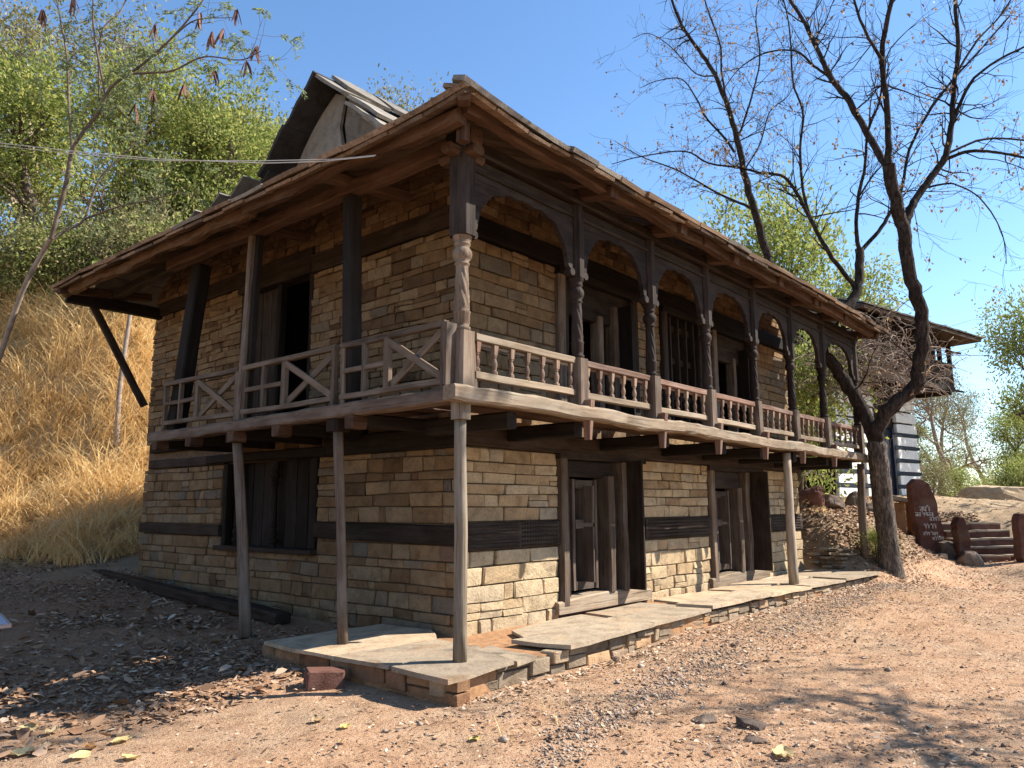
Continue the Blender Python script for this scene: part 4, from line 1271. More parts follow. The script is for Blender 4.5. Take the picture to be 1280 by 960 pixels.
# reading board whose corner shows at the left edge
rb = thing('reading_board', (-2.95, 3.25, gz(-2.95, 3.25)), 'pale information board on a low stand cut by the left picture edge', 'information board')
c = at(14.5, 780, 7.0)
u1 = -rt; u2 = (fw_ * .66 + Vector((0, 0, .05)) - rt * .56).normalized()
u1 = (-rt * .75 - fw_ * .6 + Vector((0, 0, -.03))).normalized()
nn_ = u1.cross(u2).normalized()
if nn_.z < 0: nn_ = -nn_
def pq(a, b): return c + u1 * a + u2 * b
M['print'] = plain('printed_panel', (0.36, 0.42, 0.52), 0.4, 0.12, 14, 0.0)
M['boardedge'] = plain('board_edge_wood', (0.45, 0.30, 0.24), 0.6, 0.2, 10, 0.1)
def panel(name, a0, a1, b0_, b1_, top, th, mat):
    q = [pq(a0, b0_) + nn_ * top, pq(a1, b0_) + nn_ * top, pq(a1, b1_) + nn_ * top, pq(a0, b1_) + nn_ * top]
    V = q + [p - nn_ * th for p in q]
    F = [(0, 1, 2, 3), (7, 6, 5, 4), (0, 4, 5, 1), (1, 5, 6, 2), (2, 6, 7, 3), (3, 7, 4, 0)]
    return add(name, V, F, mat, rb)
panel('board', 0, .8, 0, .6, 0, .03, M['boardedge'])
panel('printed_sheet', .025, .775, .025, .575, .004, .003, M['print'])
for a in (.12, .68):
    p = pq(a, .3) - nn_ * .03
    beam('leg', p, Vector((p.x, p.y, gz(p.x, p.y) - .1)), .05, .05, M['dark'], rb)

# thin cables from the hill to the eave
def cable(name, pts, r, label):
    V, F = [], []
    P = []
    for i in range(len(pts) - 1):
        for k in range(6): P.append(pts[i].lerp(pts[i + 1], k / 6))
    P.append(pts[-1])
    for p in P:
        for j in range(5):
            a = 2 * math.pi * j / 5
            V.append(p + fw_ * 0 + rt * 0 + Vector((0, 0, 1)) * (r * math.cos(a)) + fw_ * (r * math.sin(a)))
    for i in range(len(P) - 1):
        for j in range(5):
            a, b = i * 5 + j, i * 5 + (j + 1) % 5
            F.append((a, b, b + 5, a + 5))
    o = add(name, V, F, M['wire'])
    single(o, label, 'cable', 'cables running to the eave')
cable('cable', [at(-60, 172, 12), at(100, 190, 10.5), at(200, 199, 9.6), at(330, 204, 8.6), at(400, 202, 7.9), at(468, 195, 7.25)], .006, 'upper thin pale cable sagging from the hill to the roof eave')
cable('cable', [at(-60, 176, 12.1), at(100, 193, 10.6), at(200, 201, 9.7), at(330, 201, 8.7), at(420, 199, 7.8), at(470, 194, 7.25)], .005, 'lower thin cable running beside the first to the roof eave')
# ------------------------------------------------------------------ ground sheet
def axis(lo, a, b, hi, fine, grow=1.18):
    mid = list(np.arange(a, b + 1e-6, fine))
    up, s = [b], fine
    while up[-1] < hi: s *= grow; up.append(up[-1] + s)
    dn, s = [a], fine
    while dn[-1] > lo: s *= grow; dn.append(dn[-1] - s)
    return np.array(dn[:0:-1] + mid + up[1:])
gxs = axis(-900, -6.5, 21, 1500, .11); gys = axis(-900, -4.6, 19, 1500, .11)
GX, GY = np.meshgrid(gxs, gys)
GZ = gz_arr(GX.ravel(), GY.ravel()).reshape(GX.shape)
def vnoise(x, y, sc, seed):
    rs = np.random.RandomState(seed); T = rs.rand(256, 256)
    X, Y = x * sc, y * sc
    i, j = np.floor(X).astype(int), np.floor(Y).astype(int)
    fx, fy = X - i, Y - j
    fx = fx * fx * (3 - 2 * fx); fy = fy * fy * (3 - 2 * fy)
    g = lambda a, b: T[a % 256, b % 256]
    return (g(i, j) * (1 - fx) + g(i + 1, j) * fx) * (1 - fy) + (g(i, j + 1) * (1 - fx) + g(i + 1, j + 1) * fx) * fy - .5
def micro(x, y):
    return .035 * vnoise(x, y, .9, 1) + .022 * vnoise(x, y, 2.6, 2) + .012 * vnoise(x, y, 6.1, 3)
def slopek(z): return np.clip((z - .15) / .8, 0, 1)
GZ = GZ + micro(GX, GY) + slopek(GZ) * (np.where(GY > 10.3, .55, .0) * vnoise(GX, GY, .75, 15) + .18 * vnoise(GX, GY, 1.1, 5) + .10 * vnoise(GX, GY, 2.9, 6))
inside = (GX > 1.3) & (GX < 11.2) & (GY > 1.3) & (GY < 9.0)
GZ = np.where(inside, np.minimum(GZ, -.2), GZ)
under = (GX > -.38) & (GX < 11.15) & (GY > -.18) & (GY < 2.4)
GZ = np.where(under & ~((GX < 1.0) & (GY > 2.3)), np.minimum(GZ, -.22), GZ)
ny, nx_ = GX.shape
V = np.stack([GX.ravel(), GY.ravel(), GZ.ravel()], 1)
ii = np.arange(ny * nx_).reshape(ny, nx_)
F = np.stack([ii[:-1, :-1].ravel(), ii[:-1, 1:].ravel(), ii[1:, 1:].ravel(), ii[1:, :-1].ravel()], 1)
def gfull(x, y):
    x = np.asarray(x, float); y = np.asarray(y, float)
    z = gz_arr(x, y)
    return z + micro(x, y) + slopek(z) * (np.where(y > 10.3, .55, .0) * vnoise(x, y, .75, 15) + .18 * vnoise(x, y, 1.1, 5) + .10 * vnoise(x, y, 2.9, 6))

m, t, b = new_mat('soil')
g = t.nodes.new("ShaderNodeNewGeometry")
pos = g.outputs["Position"]
n1 = nz(t, pos, .55, 5, .6, .4); n2 = nz(t, pos, 4.0, 6, .7, .3); n3 = nz(t, pos, 30, 5, .7); n4 = nz(t, pos, 110, 3, .6)
red = ramp(t, [(.25, (.26, .145, .085)), (.5, (.415, .252, .150)), (.75, (.51, .34, .218))], n2).outputs[0]
gry = ramp(t, [(.3, (.22, .152, .10)), (.7, (.45, .32, .21))], n2).outputs[0]
c = mixc(t, red, gry, ramp(t, [(.48, (0, 0, 0)), (.66, (.8, .8, .8))], n1).outputs[0])
sx = t.nodes.new("ShaderNodeSeparateXYZ"); t.links.new(pos, sx.inputs[0])
def maskramp(src, a, b_):
    mr = t.nodes.new("ShaderNodeMapRange"); mr.clamp = True
    mr.inputs[1].default_value = a; mr.inputs[2].default_value = b_
    t.links.new(src, mr.inputs[0]); return mr.outputs[0]
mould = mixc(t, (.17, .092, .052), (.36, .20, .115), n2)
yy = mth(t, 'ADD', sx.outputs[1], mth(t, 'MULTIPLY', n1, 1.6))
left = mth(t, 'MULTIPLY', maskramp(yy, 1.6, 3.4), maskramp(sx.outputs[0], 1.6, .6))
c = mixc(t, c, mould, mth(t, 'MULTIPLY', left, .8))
zz = mth(t, 'ADD', sx.outputs[2], mth(t, 'MULTIPLY', n2, .3))
bank = maskramp(zz, .2, .5)
c = mixc(t, c, mixc(t, (.12, .08, .05), (.36, .25, .15), n2), bank)
straw_g = mth(t, 'MULTIPLY', bank, maskramp(sx.outputs[1], 10.6, 12.2))
c = mixc(t, c, mixc(t, (.30, .19, .09), (.60, .45, .24), n2), straw_g)
upper = mth(t, 'MULTIPLY', maskramp(sx.outputs[0], 18.6, 20), maskramp(sx.outputs[1], 7, 4))
c = mixc(t, c, ramp(t, [(.3, (.30, .20, .12)), (.7, (.46, .34, .21))], n2).outputs[0], upper)
c = mixc(t, c, ramp(t, [(.33, (.42, .40, .38)), (.46, (1, 1, 1)), (.66, (1.12, 1.12, 1.1)), (.75, (1.5, 1.45, 1.4))], n3).outputs[0], .75, 'MULTIPLY')
c = mixc(t, c, ramp(t, [(.32, (.62, .6, .58)), (.5, (1, 1, 1)), (.7, (1.3, 1.28, 1.25))], n4).outputs[0], .6, 'MULTIPLY')
t.links.new(c, b.inputs["Base Color"]); b.inputs["Roughness"].default_value = .95
b.inputs["Specular IOR Level"].default_value = .1
bump(t, b, mth(t, 'ADD', n3, mth(t, 'MULTIPLY', n4, .4)), .9, .03)
M['soil'] = m
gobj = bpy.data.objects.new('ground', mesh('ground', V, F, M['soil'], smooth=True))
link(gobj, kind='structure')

# ------------------------------------------------------------------ vegetation
def bark(name, dark, light, sc=1.0):
    m, t, b = new_mat(name)
    v = coords(t, 'Object', (1, 1, .28))
    n1 = nz(t, v, 22 * sc, 6, .7, .6); n2 = nz(t, coords(t, 'Object'), 3.0, 4, .6)
    c = ramp(t, [(.36, tuple(q * .35 for q in dark)), (.48, dark), (.7, light)], n1).outputs[0]
    c = mixc(t, c, ramp(t, [(.35, (.55, .55, .55)), (.65, (1.35, 1.3, 1.25))], n2).outputs[0], .9, 'MULTIPLY')
    t.links.new(c, b.inputs["Base Color"]); b.inputs["Roughness"].default_value = .95
    bump(t, b, n1, 1.0, .06)
    return m
M['bark'] = bark('dark_bark', (0.040, 0.030, 0.025), (0.085, 0.066, 0.054))
M['barkl'] = bark('mottled_bark', (0.10, 0.08, 0.065), (0.24, 0.205, 0.172))
M['barkp'] = plain('pale_twig_bark', (0.26, 0.20, 0.155), .9, .4, 8, .5)
M['bark2'] = plain('grey_brown_bark', (0.13, 0.098, 0.075), .95, .45, 8, .8)
M['leafg'] = leafy('green_leaves', [(0, (.07, .10, .024)), (.3, (.16, .19, .05)), (.65, (.30, .315, .10)), (.9, (.44, .42, .17)), (1, (.48, .38, .17))], .42)
M['leafy'] = leafy('yellow_green_leaves', [(0, (.13, .18, .04)), (.5, (.27, .31, .08)), (1, (.42, .39, .12))], .45)
M['leafo'] = leafy('olive_leaves', [(0, (.12, .125, .05)), (.5, (.22, .215, .095)), (1, (.36, .29, .15))], .35)
M['leafd'] = leafy('dry_leaves', [(0, (.14, .075, .035)), (.5, (.27, .155, .075)), (1, (.38, .27, .14))], .35)
M['feather'] = leafy('feathery_leaves', [(0, (.15, .19, .08)), (1, (.28, .31, .15))], .5)
M['litter'] = leafy('leaf_litter', [(0, (.085, .052, .036)), (.3, (.24, .135, .075)), (.6, (.36, .23, .145)), (.85, (.46, .33, .235)), (1, (.55, .45, .33))], .0, .8)
M['straw'] = leafy('dry_grass', [(0, (.36, .20, .085)), (.3, (.66, .45, .20)), (.7, (.84, .63, .32)), (1, (.90, .73, .43))], .35, .6)
M['pod'] = leafy('seed_pods', [(0, (.10, .045, .032)), (1, (.24, .125, .085))], .15)
M['grav'] = leafy('gravel', [(0, (.13, .095, .07)), (.5, (.27, .205, .155)), (1, (.46, .37, .29))], 0, .9)
M['yleaf'] = leafy('fallen_yellow_leaf', [(0, (.50, .40, .11)), (.4, (.58, .45, .20)), (.75, (.50, .39, .22)), (1, (.36, .20, .09))], .2)

def smooth_path(P, k=4):
    P = [Vector(p) for p in P]
    if len(P) < 3: return P
    Q = [P[0] * 2 - P[1]] + P + [P[-1] * 2 - P[-2]]
    out = []
    for i in range(1, len(Q) - 2):
        a, b_, c_, d = Q[i - 1], Q[i], Q[i + 1], Q[i + 2]
        for s in range(k):
            u = s / k
            out.append(.5 * ((2 * b_) + (c_ - a) * u + (2 * a - 5 * b_ + 4 * c_ - d) * u * u + (3 * b_ - a - 3 * c_ + d) * u ** 3))
    out.append(P[-1])
    return out

class Wood:
    def __init__(self): self.V, self.F, self.n = [], [], 0
    def tube(self, P, R, sides=6, rough=0.0):
        n = len(P)
        ref = Vector((.3, .7, .2))
        for i in range(n):
            d = (P[min(i + 1, n - 1)] - P[max(i - 1, 0)])
            if d.length < 1e-6: d = Vector((0, 0, 1))
            d.normalize()
            u = d.cross(ref); u = u.normalized() if u.length > .05 else d.orthogonal().normalized()
            v = d.cross(u)
            for j in range(sides):
                a = 2 * math.pi * j / sides
                r = R[i]
                if rough: r *= 1 + rough * noise.noise(Vector((math.cos(a) * 1.5, math.sin(a) * 1.5, i * .6 + P[0].x)))
                q = P[i] + u * (r * math.cos(a)) + v * (r * math.sin(a))
                self.V.append((q.x, q.y, q.z))
        o = self.n
        for i in range(n - 1):
            for j in range(sides):
                a, b_ = o + i * sides + j, o + i * sides + (j + 1) % sides
                self.F.append((a, b_, b_ + sides, a + sides))
        self.n += n * sides
    def mesh(self, name, mat):
        return mesh(name, np.array(self.V), np.array(self.F), mat, smooth=True)

def rand_dir(rng):
    while True:
        v = Vector((rng.uniform(-1, 1), rng.uniform(-1, 1), rng.uniform(-1, 1)))
        if .1 < v.length < 1: return v.normalized()

def sprout(wd, p, d, L, r, lev, rng, tips, up=.15, wig=.35, kids=(3, 5), sides=4):
    n = 5 if lev > 0 else 4
    P, R = [p], [r]
    for i in range(n):
        d = (d + rand_dir(rng) * wig * .55 + Vector((0, 0, up * .35))).normalized()
        P.append(P[-1] + d * (L / n)); R.append(max(r * (1 - .75 * (i + 1) / n), .0028))
    wd.tube(P, R, sides if r > .012 else 3)
    if lev <= 0:
        tips.append((P[-1], d)); tips.append((P[-2], d))
        return
    for k in range(rng.randint(*kids)):
        i = rng.randint(1, n)
        nd = (P[i] - P[i - 1]).normalized()
        s = (nd * rng.uniform(.5, 1.0) + rand_dir(rng) * .85).normalized()
        sprout(wd, P[i], s, L * rng.uniform(.45, .75), max(R[i] * .75, .003), lev - 1, rng, tips, up, wig, kids, sides)

def leaves_mesh(name, C, D, size, mat, rs, ratio=.42, droop=.3, tone=None):
    """Folded diamond leaves at points C pointing along D."""
    n = len(C)
    C = np.asarray(C, float); D = np.asarray(D, float)
    D = D / np.maximum(np.linalg.norm(D, axis=1, keepdims=True), 1e-6)
    S = np.cross(D, rs.normal(size=(n, 3))); S /= np.maximum(np.linalg.norm(S, axis=1, keepdims=True), 1e-6)
    Nn = np.cross(D, S)
    sz = (np.asarray(size) * np.ones(n) * rs.uniform(.6, 1.25, n))[:, None]
    mid = C + D * sz * .5
    V = np.stack([C, mid + S * sz * ratio * .5 + Nn * sz * rs.uniform(-.05, .22, (n, 1)), C + D * sz - Nn * sz * rs.uniform(-.1, droop, (n, 1)), mid - S * sz * ratio * .5 + Nn * sz * rs.uniform(-.05, .22, (n, 1))], 1).reshape(-1, 3)
    a = np.arange(n)[:, None] * 4
    F = np.concatenate([a + [0, 1, 2], a + [0, 2, 3]], 1).reshape(-1, 3)
    r = rs.rand(n) if tone is None else np.clip(tone, 0, 1)
    return mesh(name, V, F, mat, rnd=np.repeat(r, 2))

def leafy_tree_mesh(seed, h, spread, nleaf, lsize, leafmat, barkmat, clump=.38, low=.3, forks=6, dens=1.0):
    rng = random.Random(seed); rs = np.random.RandomState(seed)
    wd = Wood(); tips = []
    tr = [Vector((0, 0, -.3))]
    d = Vector((rng.uniform(-.15, .15), rng.uniform(-.15, .15), 1))
    for i in range(7):
        d = (d + rand_dir(rng) * .18).normalized(); d.z = abs(d.z)
        tr.append(tr[-1] + d * (h * .78 / 7))
    R = [h * .022 * (1 - .8 * i / 7) + .02 for i in range(8)]
    wd.tube(smooth_path(tr, 3), list(np.interp(np.linspace(0, 7, 22), range(8), R)), 7, .2)
    for k in range(forks * 2):
        i = rng.uniform(2 + low * 2, 7)
        p = tr[int(i)].lerp(tr[min(7, int(i) + 1)], i % 1)
        a = k * 2.4 + rng.uniform(-.5, .5)
        f = (i - 2) / 5
        s = Vector((math.cos(a), math.sin(a), .35 + .8 * f))
        sprout(wd, p, s.normalized(), spread * rng.uniform(.55, 1.0) * (1.1 - .5 * f), R[int(i)] * .55, 2, rng, tips, .2, .4, (3, 5))
    C, D, T = [], [], []
    per = max(1, int(nleaf / len(tips)))
    for (p, d) in tips:
        ct = rng.uniform(-.22, .22)
        q = rs.normal(size=(per, 3)) * clump * np.array([1, 1, .75])
        C.append(np.array(p) + q); D.append(q * .8 + np.array([d.x, d.y, d.z - .25]) + rs.normal(size=(per, 3)) * .6)
        T.append(rs.rand(per) * .75 + .12 + ct)
    C = np.concatenate(C); D = np.concatenate(D); T = np.concatenate(T)
    return wd.mesh('trunk', barkmat), leaves_mesh('crown', C, D, lsize, leafmat, rs, tone=T)

def put_tree(name, meshes, p, rot, sc, label, cat='tree', group=None):
    tr_, cr = meshes
    o = bpy.data.objects.new(name, None); o.empty_display_size = .3
    mx = Matrix.Translation(p) @ Matrix.Rotation(rot, 4, 'Z') @ Matrix.Diagonal((sc[0], sc[1], sc[2], 1))
    link(o, None, mx, label, cat, group)
    for nme, me in (('trunk', tr_), ('crown', cr)):
        if me is None: continue
        c_ = bpy.data.objects.new(nme, me)
        COL.objects.link(c_); c_.parent = o
    return o

# --- the big bare tree: limbs surveyed one by one, twigs grown from them
def bare_tree(name, label, D, limbs, seed, bark, leafdens, twk=1.0, base_rough=.12):
    rng = random.Random(seed); rs = np.random.RandomState(seed)
    o = thing(name, at(limbs[0][0][0][0], limbs[0][0][0][1], D), label, 'tree')
    wd_trunk, wd = Wood(), Wood()
    tips = []
    for li, (pts, r0, r1, dep, tw) in enumerate(limbs):
        n = len(pts)
        d0, d1 = dep
        k_ = 1.0 if li == 0 else (.80 if r0 > .1 else .72)
        r0 *= k_; r1 *= k_
        P = [at(u, v, D + d0 + (d1 - d0) * i / max(1, n - 1)) for i, (u, v) in enumerate(pts)]
        P = smooth_path(P, 5)
        R = [r0 + (r1 - r0) * (i / (len(P) - 1)) ** .8 for i in range(len(P))]
        if li == 0:
            for i in range(5): R[i] *= 1.5 - .11 * i
            for i, q in enumerate((.05, .11, .15, .17)): R[-1 - i] = min(R[-1 - i], q)
            wd_trunk.tube(P, R, 14, base_rough)
        else:
            for i in range(1, len(P) - 1):
                P[i] = P[i] + rand_dir(rng) * min(.03, R[i] * .22)
            wd.tube(P, R, 9 if r0 > .05 else 6, .10)
        if tw:
            Lp = sum((P[i + 1] - P[i]).length for i in range(len(P) - 1))
            for k in range(int(Lp * tw * twk * 2.0)):
                f = rng.uniform(.2, 1.0)
                i = min(len(P) - 2, int(f * (len(P) - 1)))
                ax = (P[i + 1] - P[i]).normalized()
                s = (ax * rng.uniform(.2, .9) + rand_dir(rng) * .9 + Vector((0, 0, .15))).normalized()
                L = rng.uniform(.45, 1.5) * (.7 + .5 * (1 - f))
                sprout(wd, P[i], s, L, max(.005, min(R[i] * .45, .022)), 2 if L > .9 else 1, rng, tips, .12, .5, (2, 4))
    V = wd_trunk.mesh('trunk', bark[0])
    for nme, me in (('trunk', V), ('limbs', wd.mesh('limbs', bark[1]))):
        c_ = bpy.data.objects.new(nme, me); link(c_, o)
    if leafdens > 0:
        C, Dd = [], []
        for (p, d) in tips:
            if rng.random() < leafdens * (1.6 if noise.noise(p * .5) > .05 else .35):
                for k in range(rng.randint(1, 3)):
                    C.append(np.array(p + rand_dir(rng) * .08)); Dd.append(np.array([d.x * .3, d.y * .3, -1.0]) + rs.normal(size=3) * .5)
        c_ = bpy.data.objects.new('dry_leaf_tips', leaves_mesh('dry_leaf_tips', C, Dd, .085, M['leafd'], rs, .6))
        link(c_, o, kind='stuff')
    return o
T1 = [([(1112, 722), (1110, 680), (1104, 630), (1099, 585), (1096, 560), (1095, 545)], .20, .185, (0, .1), 0),
      ([(1100, 575), (1097, 540), (1115, 507), (1142, 483), (1150, 455), (1153, 400), (1140, 350), (1128, 285), (1119, 248), (1111, 205)], .185, .15, (.1, -.4), .2),
      ([(1111, 205), (1110, 150), (1103, 75), (1108, 30), (1122, -30), (1128, -90)], .095, .045, (-.4, -1.0), 2.2),
      ([(1112, 215), (1098, 192), (1062, 128), (1040, 98), (1021, 60), (1002, 22), (975, -20), (950, -70)], .105, .03, (-.4, 1.2), 2.2),
      ([(1040, 98), (1017, 82), (995, 64), (957, 66), (924, 86), (900, 118)], .045, .012, (.5, 1.4), 3.0),
      ([(1103, 75), (1082, 40), (1068, 0), (1062, -50)], .05, .02, (-.9, -2.0), 2.4),
      ([(1130, 285), (1140, 258), (1158, 230), (1182, 195), (1190, 150), (1192, 112), (1198, 60), (1194, 0), (1206, -60)], .115, .04, (-.2, .8), 2.0),
      ([(1188, 160), (1212, 105), (1246, 76), (1285, 56), (1330, 30)], .055, .02, (.4, -.6), 2.4),
      ([(1197, 90), (1222, 50), (1250, 20), (1275, -20)], .04, .02, (.6, 1.4), 2.4),
      ([(1182, 199), (1212, 189), (1250, 191), (1285, 198), (1330, 206)], .055, .03, (.2, -.8), 1.8),
      ([(1184, 192), (1230, 174), (1285, 176), (1320, 182)], .04, .02, (.2, .6), 1.8),
      ([(1152, 236), (1180, 230), (1196, 231), (1224, 247), (1246, 277), (1256, 305), (1258, 330)], .034, .010, (.2, -.3), 1.6),
      ([(1098, 575), (1088, 535), (1066, 492), (1046, 462), (1030, 440), (1030, 415), (1046, 394), (1068, 372), (1074, 345), (1074, 311)], .19, .115, (.1, 1.6), .1),
      ([(1072, 365), (1062, 350), (1040, 322), (1021, 289), (999, 247), (980, 221), (950, 216), (927, 210), (886, 204), (856, 189), (800, 196), (765, 205)], .085, .012, (1.4, 1.0), 2.4),
      ([(1021, 289), (1006, 250), (1000, 187), (1004, 142), (991, 101), (987, 37), (975, -20)], .055, .02, (1.6, 2.4), 2.3),
      ([(1074, 311), (1070, 285), (1074, 240), (1081, 210), (1085, 165), (1100, 124), (1104, 80)], .07, .025, (1.6, 1.0), 2.0),
      ([(1074, 315), (1098, 290), (1115, 262), (1126, 240), (1137, 187), (1160, 142), (1190, 101), (1222, 66), (1262, 20)], .07, .025, (1.6, 2.6), 2.2),
      ([(1074, 245), (1095, 215), (1120, 190), (1150, 170)], .035, .012, (1.2, 1.6), 2.4),
      ([(1140, 250), (1146, 280), (1150, 310)], .015, .006, (.1, .2), 2.0)]
T2 = [([(985, 640), (980, 520), (975, 420), (970, 360), (961, 322)], .20, .155, (0, 0), 0),
      ([(961, 322), (942, 262), (929, 210), (920, 169), (909, 131), (894, 94), (875, 64), (856, 38), (840, 0), (835, -40)], .155, .035, (0, -.5), 2.2),
      ([(941, 262), (930, 256), (894, 240), (849, 214), (800, 195), (768, 176)], .075, .012, (0, 1.2), 2.8),
      ([(918, 190), (905, 172), (882, 146), (871, 124), (852, 99), (822, 101), (800, 110)], .06, .012, (0, -1.4), 2.8),
      ([(922, 172), (928, 158), (942, 112), (950, 71), (945, 20), (955, -30)], .06, .02, (0, .8), 2.6),
      ([(909, 131), (902, 90), (900, 56), (881, 0), (870, -50)], .05, .02, (-.3, -1.4), 2.6),
      ([(929, 215), (950, 180), (962, 140), (985, 120), (1000, 90)], .04, .012, (0, -1.0), 2.6),
      ([(895, 95), (870, 92), (840, 60), (812, 42), (790, 48)], .035, .01, (-.4, -.9), 2.8)]
bare_tree('bare_tree', 'big leafless dark tree with forked trunk standing at the far end of the house', 15.7, T1, 5, (M['barkl'], M['bark']), .30)
bare_tree('bare_tree', 'leafless tree with a few brown leaves rising behind the right part of the roof', 23.0, T2, 6, (M['bark'], M['bark']), .5, .8)

# --- slender tree with hanging pods at the left edge
L1 = [([(-40, 560), (-12, 480), (5, 430), (30, 360), (52, 318), (64, 298)], .042, .036, (.6, 0), 0),
      ([(64, 298), (82, 232), (92, 184), (124, 139), (139, 109), (180, 79), (217, 45), (251, 4), (268, -30)], .035, .008, (0, -.3), 3.4),
      ([(90, 186), (86, 131), (83, 67), (71, 0), (66, -40)], .022, .008, (0, .5), 3),
      ([(63, 300), (84, 287), (105, 274), (124, 225), (157, 191), (180, 169), (204, 141)], .024, .006, (0, .8), 3.0),
      ([(132, 118), (120, 55), (116, 10), (120, -30)], .022, .008, (-.1, .4), 1.8),
      ([(165, 92), (190, 91), (217, 88), (255, 71), (300, 75), (326, 64)], .020, .006, (-.2, -.8), 2.4),
      ([(124, 139), (126, 45), (150, 15), (165, -20)], .018, .008, (0, .6), 1.8),
      ([(105, 274), (150, 258), (190, 250), (230, 238)], .018, .006, (.3, -.5), 2.0),
      ([(217, 45), (245, 25), (290, 22)], .014, .005, (-.3, -.6), 2.0)]
def pod_tree():
    rng = random.Random(9); rs = np.random.RandomState(9)
    D = 11.8
    o = thing('pod_tree', at(-40, 560, D), 'slender leaning tree with dangling brown seed pods at the left edge', 'tree')
    wt, wd, tips = Wood(), Wood(), []
    for li, (pts, r0, r1, dep, tw) in enumerate(L1):
        n = len(pts)
        P = smooth_path([at(u, v, D + dep[0] + (dep[1] - dep[0]) * i / (n - 1)) for i, (u, v) in enumerate(pts)], 5)
        R = [r0 + (r1 - r0) * (i / (len(P) - 1)) for i in range(len(P))]
        (wt if li == 0 else wd).tube(P, R, 8 if li < 4 else 5, .06)
        Lp = sum((P[i + 1] - P[i]).length for i in range(len(P) - 1))
        for k in range(int(Lp * tw * 1.5)):
            i = rng.randint(int(len(P) * .3), len(P) - 2)
            ax = (P[i + 1] - P[i]).normalized()
            sprout(wd, P[i], (ax + rand_dir(rng) * .9).normalized(), rng.uniform(.25, .7), .006, 1, rng, tips, .1, .4, (1, 3))
    b0_ = P
    link(bpy.data.objects.new('trunk', wt.mesh('trunk', M['barkp'])), o)
    link(bpy.data.objects.new('limbs', wd.mesh('limbs', M['bark2'])), o)
    C, Dd = [], []
    for (p, d) in tips:
        if rng.random() < .6:
            for k in range(2):                        # a drooping pinnate leaf: rows of tiny leaflets
                dd = (d * .6 + rand_dir(rng) * .6 + Vector((0, 0, -.6))).normalized()
                L = rng.uniform(.14, .26)
                sd = dd.cross(Vector((0, 0, 1))).normalized()
                for s in range(9):
                    q = p + dd * (L * s / 9)
                    for sg in (-1, 1):
                        C.append(np.array(q)); Dd.append(np.array(sd * sg + dd * .45 + Vector((0, 0, -.25))))
    link(bpy.data.objects.new('crown', leaves_mesh('crown', C, Dd, .062, M['feather'], rs, .30)), o, kind='stuff')
    for (u, v, dv, npod) in ((251, 16, -.3, 6), (296, 12, -.5, 5), (265, 40, -.4, 6), (279, 36, -.4, 6), (322, 58, -.7, 5), (268, 88, -.3, 5), (195, 30, -.2, 6), (92, -4, .3, 6), (54, 12, .3, 8), (307, 76, -.7, 4), (192, 112, .4, 4), (232, 105, 0, 5), (170, 130, .5, 4)):
        p = at(u, v, D + dv)
        cc, dd, = [], []
        bag = Bag()
        for k in range(npod):
            a = Vector((rng.uniform(-.35, .35), rng.uniform(-.35, .35), -1)).normalized()
            L = rng.uniform(.2, .32); q = p + rand_dir(rng) * .015
            sd = a.cross(rand_dir(rng)).normalized() * .019; th = a.cross(sd).normalized() * .003
            ring = []
            for s, wv in ((0, .25), (.12, .8), (.5, 1.0), (.88, .8), (1, .2)):
                c_ = q + a * (L * s) + sd * .6 * math.sin(s * 3)
                ring += [c_ - sd * wv, c_ + th, c_ + sd * wv, c_ - th]
            F = []
            for i in range(4):
                for j in range(4):
                    x0 = i * 4 + j; x1 = i * 4 + (j + 1) % 4
                    F.append((x0, x1, x1 + 4, x0 + 4))
            bag.put((ring, F + [(0, 1, 2, 3), (16, 17, 18, 19)]))
        bag.build('seed_pods', M['pod'], o)
pod_tree()

# --- leafy trees on the hill and beyond
VAR = [leafy_tree_mesh(101, 8, 2.3, 11000, .165, M['leafg'], M['barkp'], .30, .05, 7), leafy_tree_mesh(102, 8, 2.5, 11000, .155, M['leafg'], M['barkp'], .32, .0, 7),
       leafy_tree_mesh(103, 8, 2.4, 10000, .16, M['leafy'], M['bark2'], .36, .1, 6), leafy_tree_mesh(104, 8, 2.0, 5200, .12, M['leafo'], M['barkp'], .34, .1, 6)]
LAB = ['leafy mid green tree', 'broad dark green tree', 'bright yellow green tree', 'thin dry olive tree']
HILL = [(-50, 23, 1, .95, 'at the far left picture edge'), (22, 24.5, 2, 1.05, 'on the hill just right of the left picture edge'), (60, 29, 3, 1.25, 'rising behind the pod tree top'), (98, 23, 2, .8, 'on the hill directly behind the pod tree fork'), (150, 24, 3, .9, 'on the hill midway between pod tree and gable'), (205, 23.5, 0, .78, 'on the hill above the sagging cables'),
        (255, 25, 2, .92, 'on the hill left of the roof gable'), (285, 24.5, 1, .88, 'on the hill closest to the roof gable'), (330, 27, 2, .82, 'on the hill half hidden by the roof gable'), (215, 31, 0, 1.22, 'of the second row rising highest left of the gable'), (120, 33, 3, 1.3, 'of the second row above the pod tree'), (20, 33, 1, 1.2, 'of the second row in the top left corner'), (300, 33, 1, 1.02, 'of the second row with its crown beside the gable'),
        (385, 33, 3, 1.0, 'showing only its top left of the gable peak'), (455, 35, 3, 1.2, 'showing its crown above the roof right of the gable peak'), (512, 36, 3, 1.12, 'showing its top between the gable and the roof corner')]
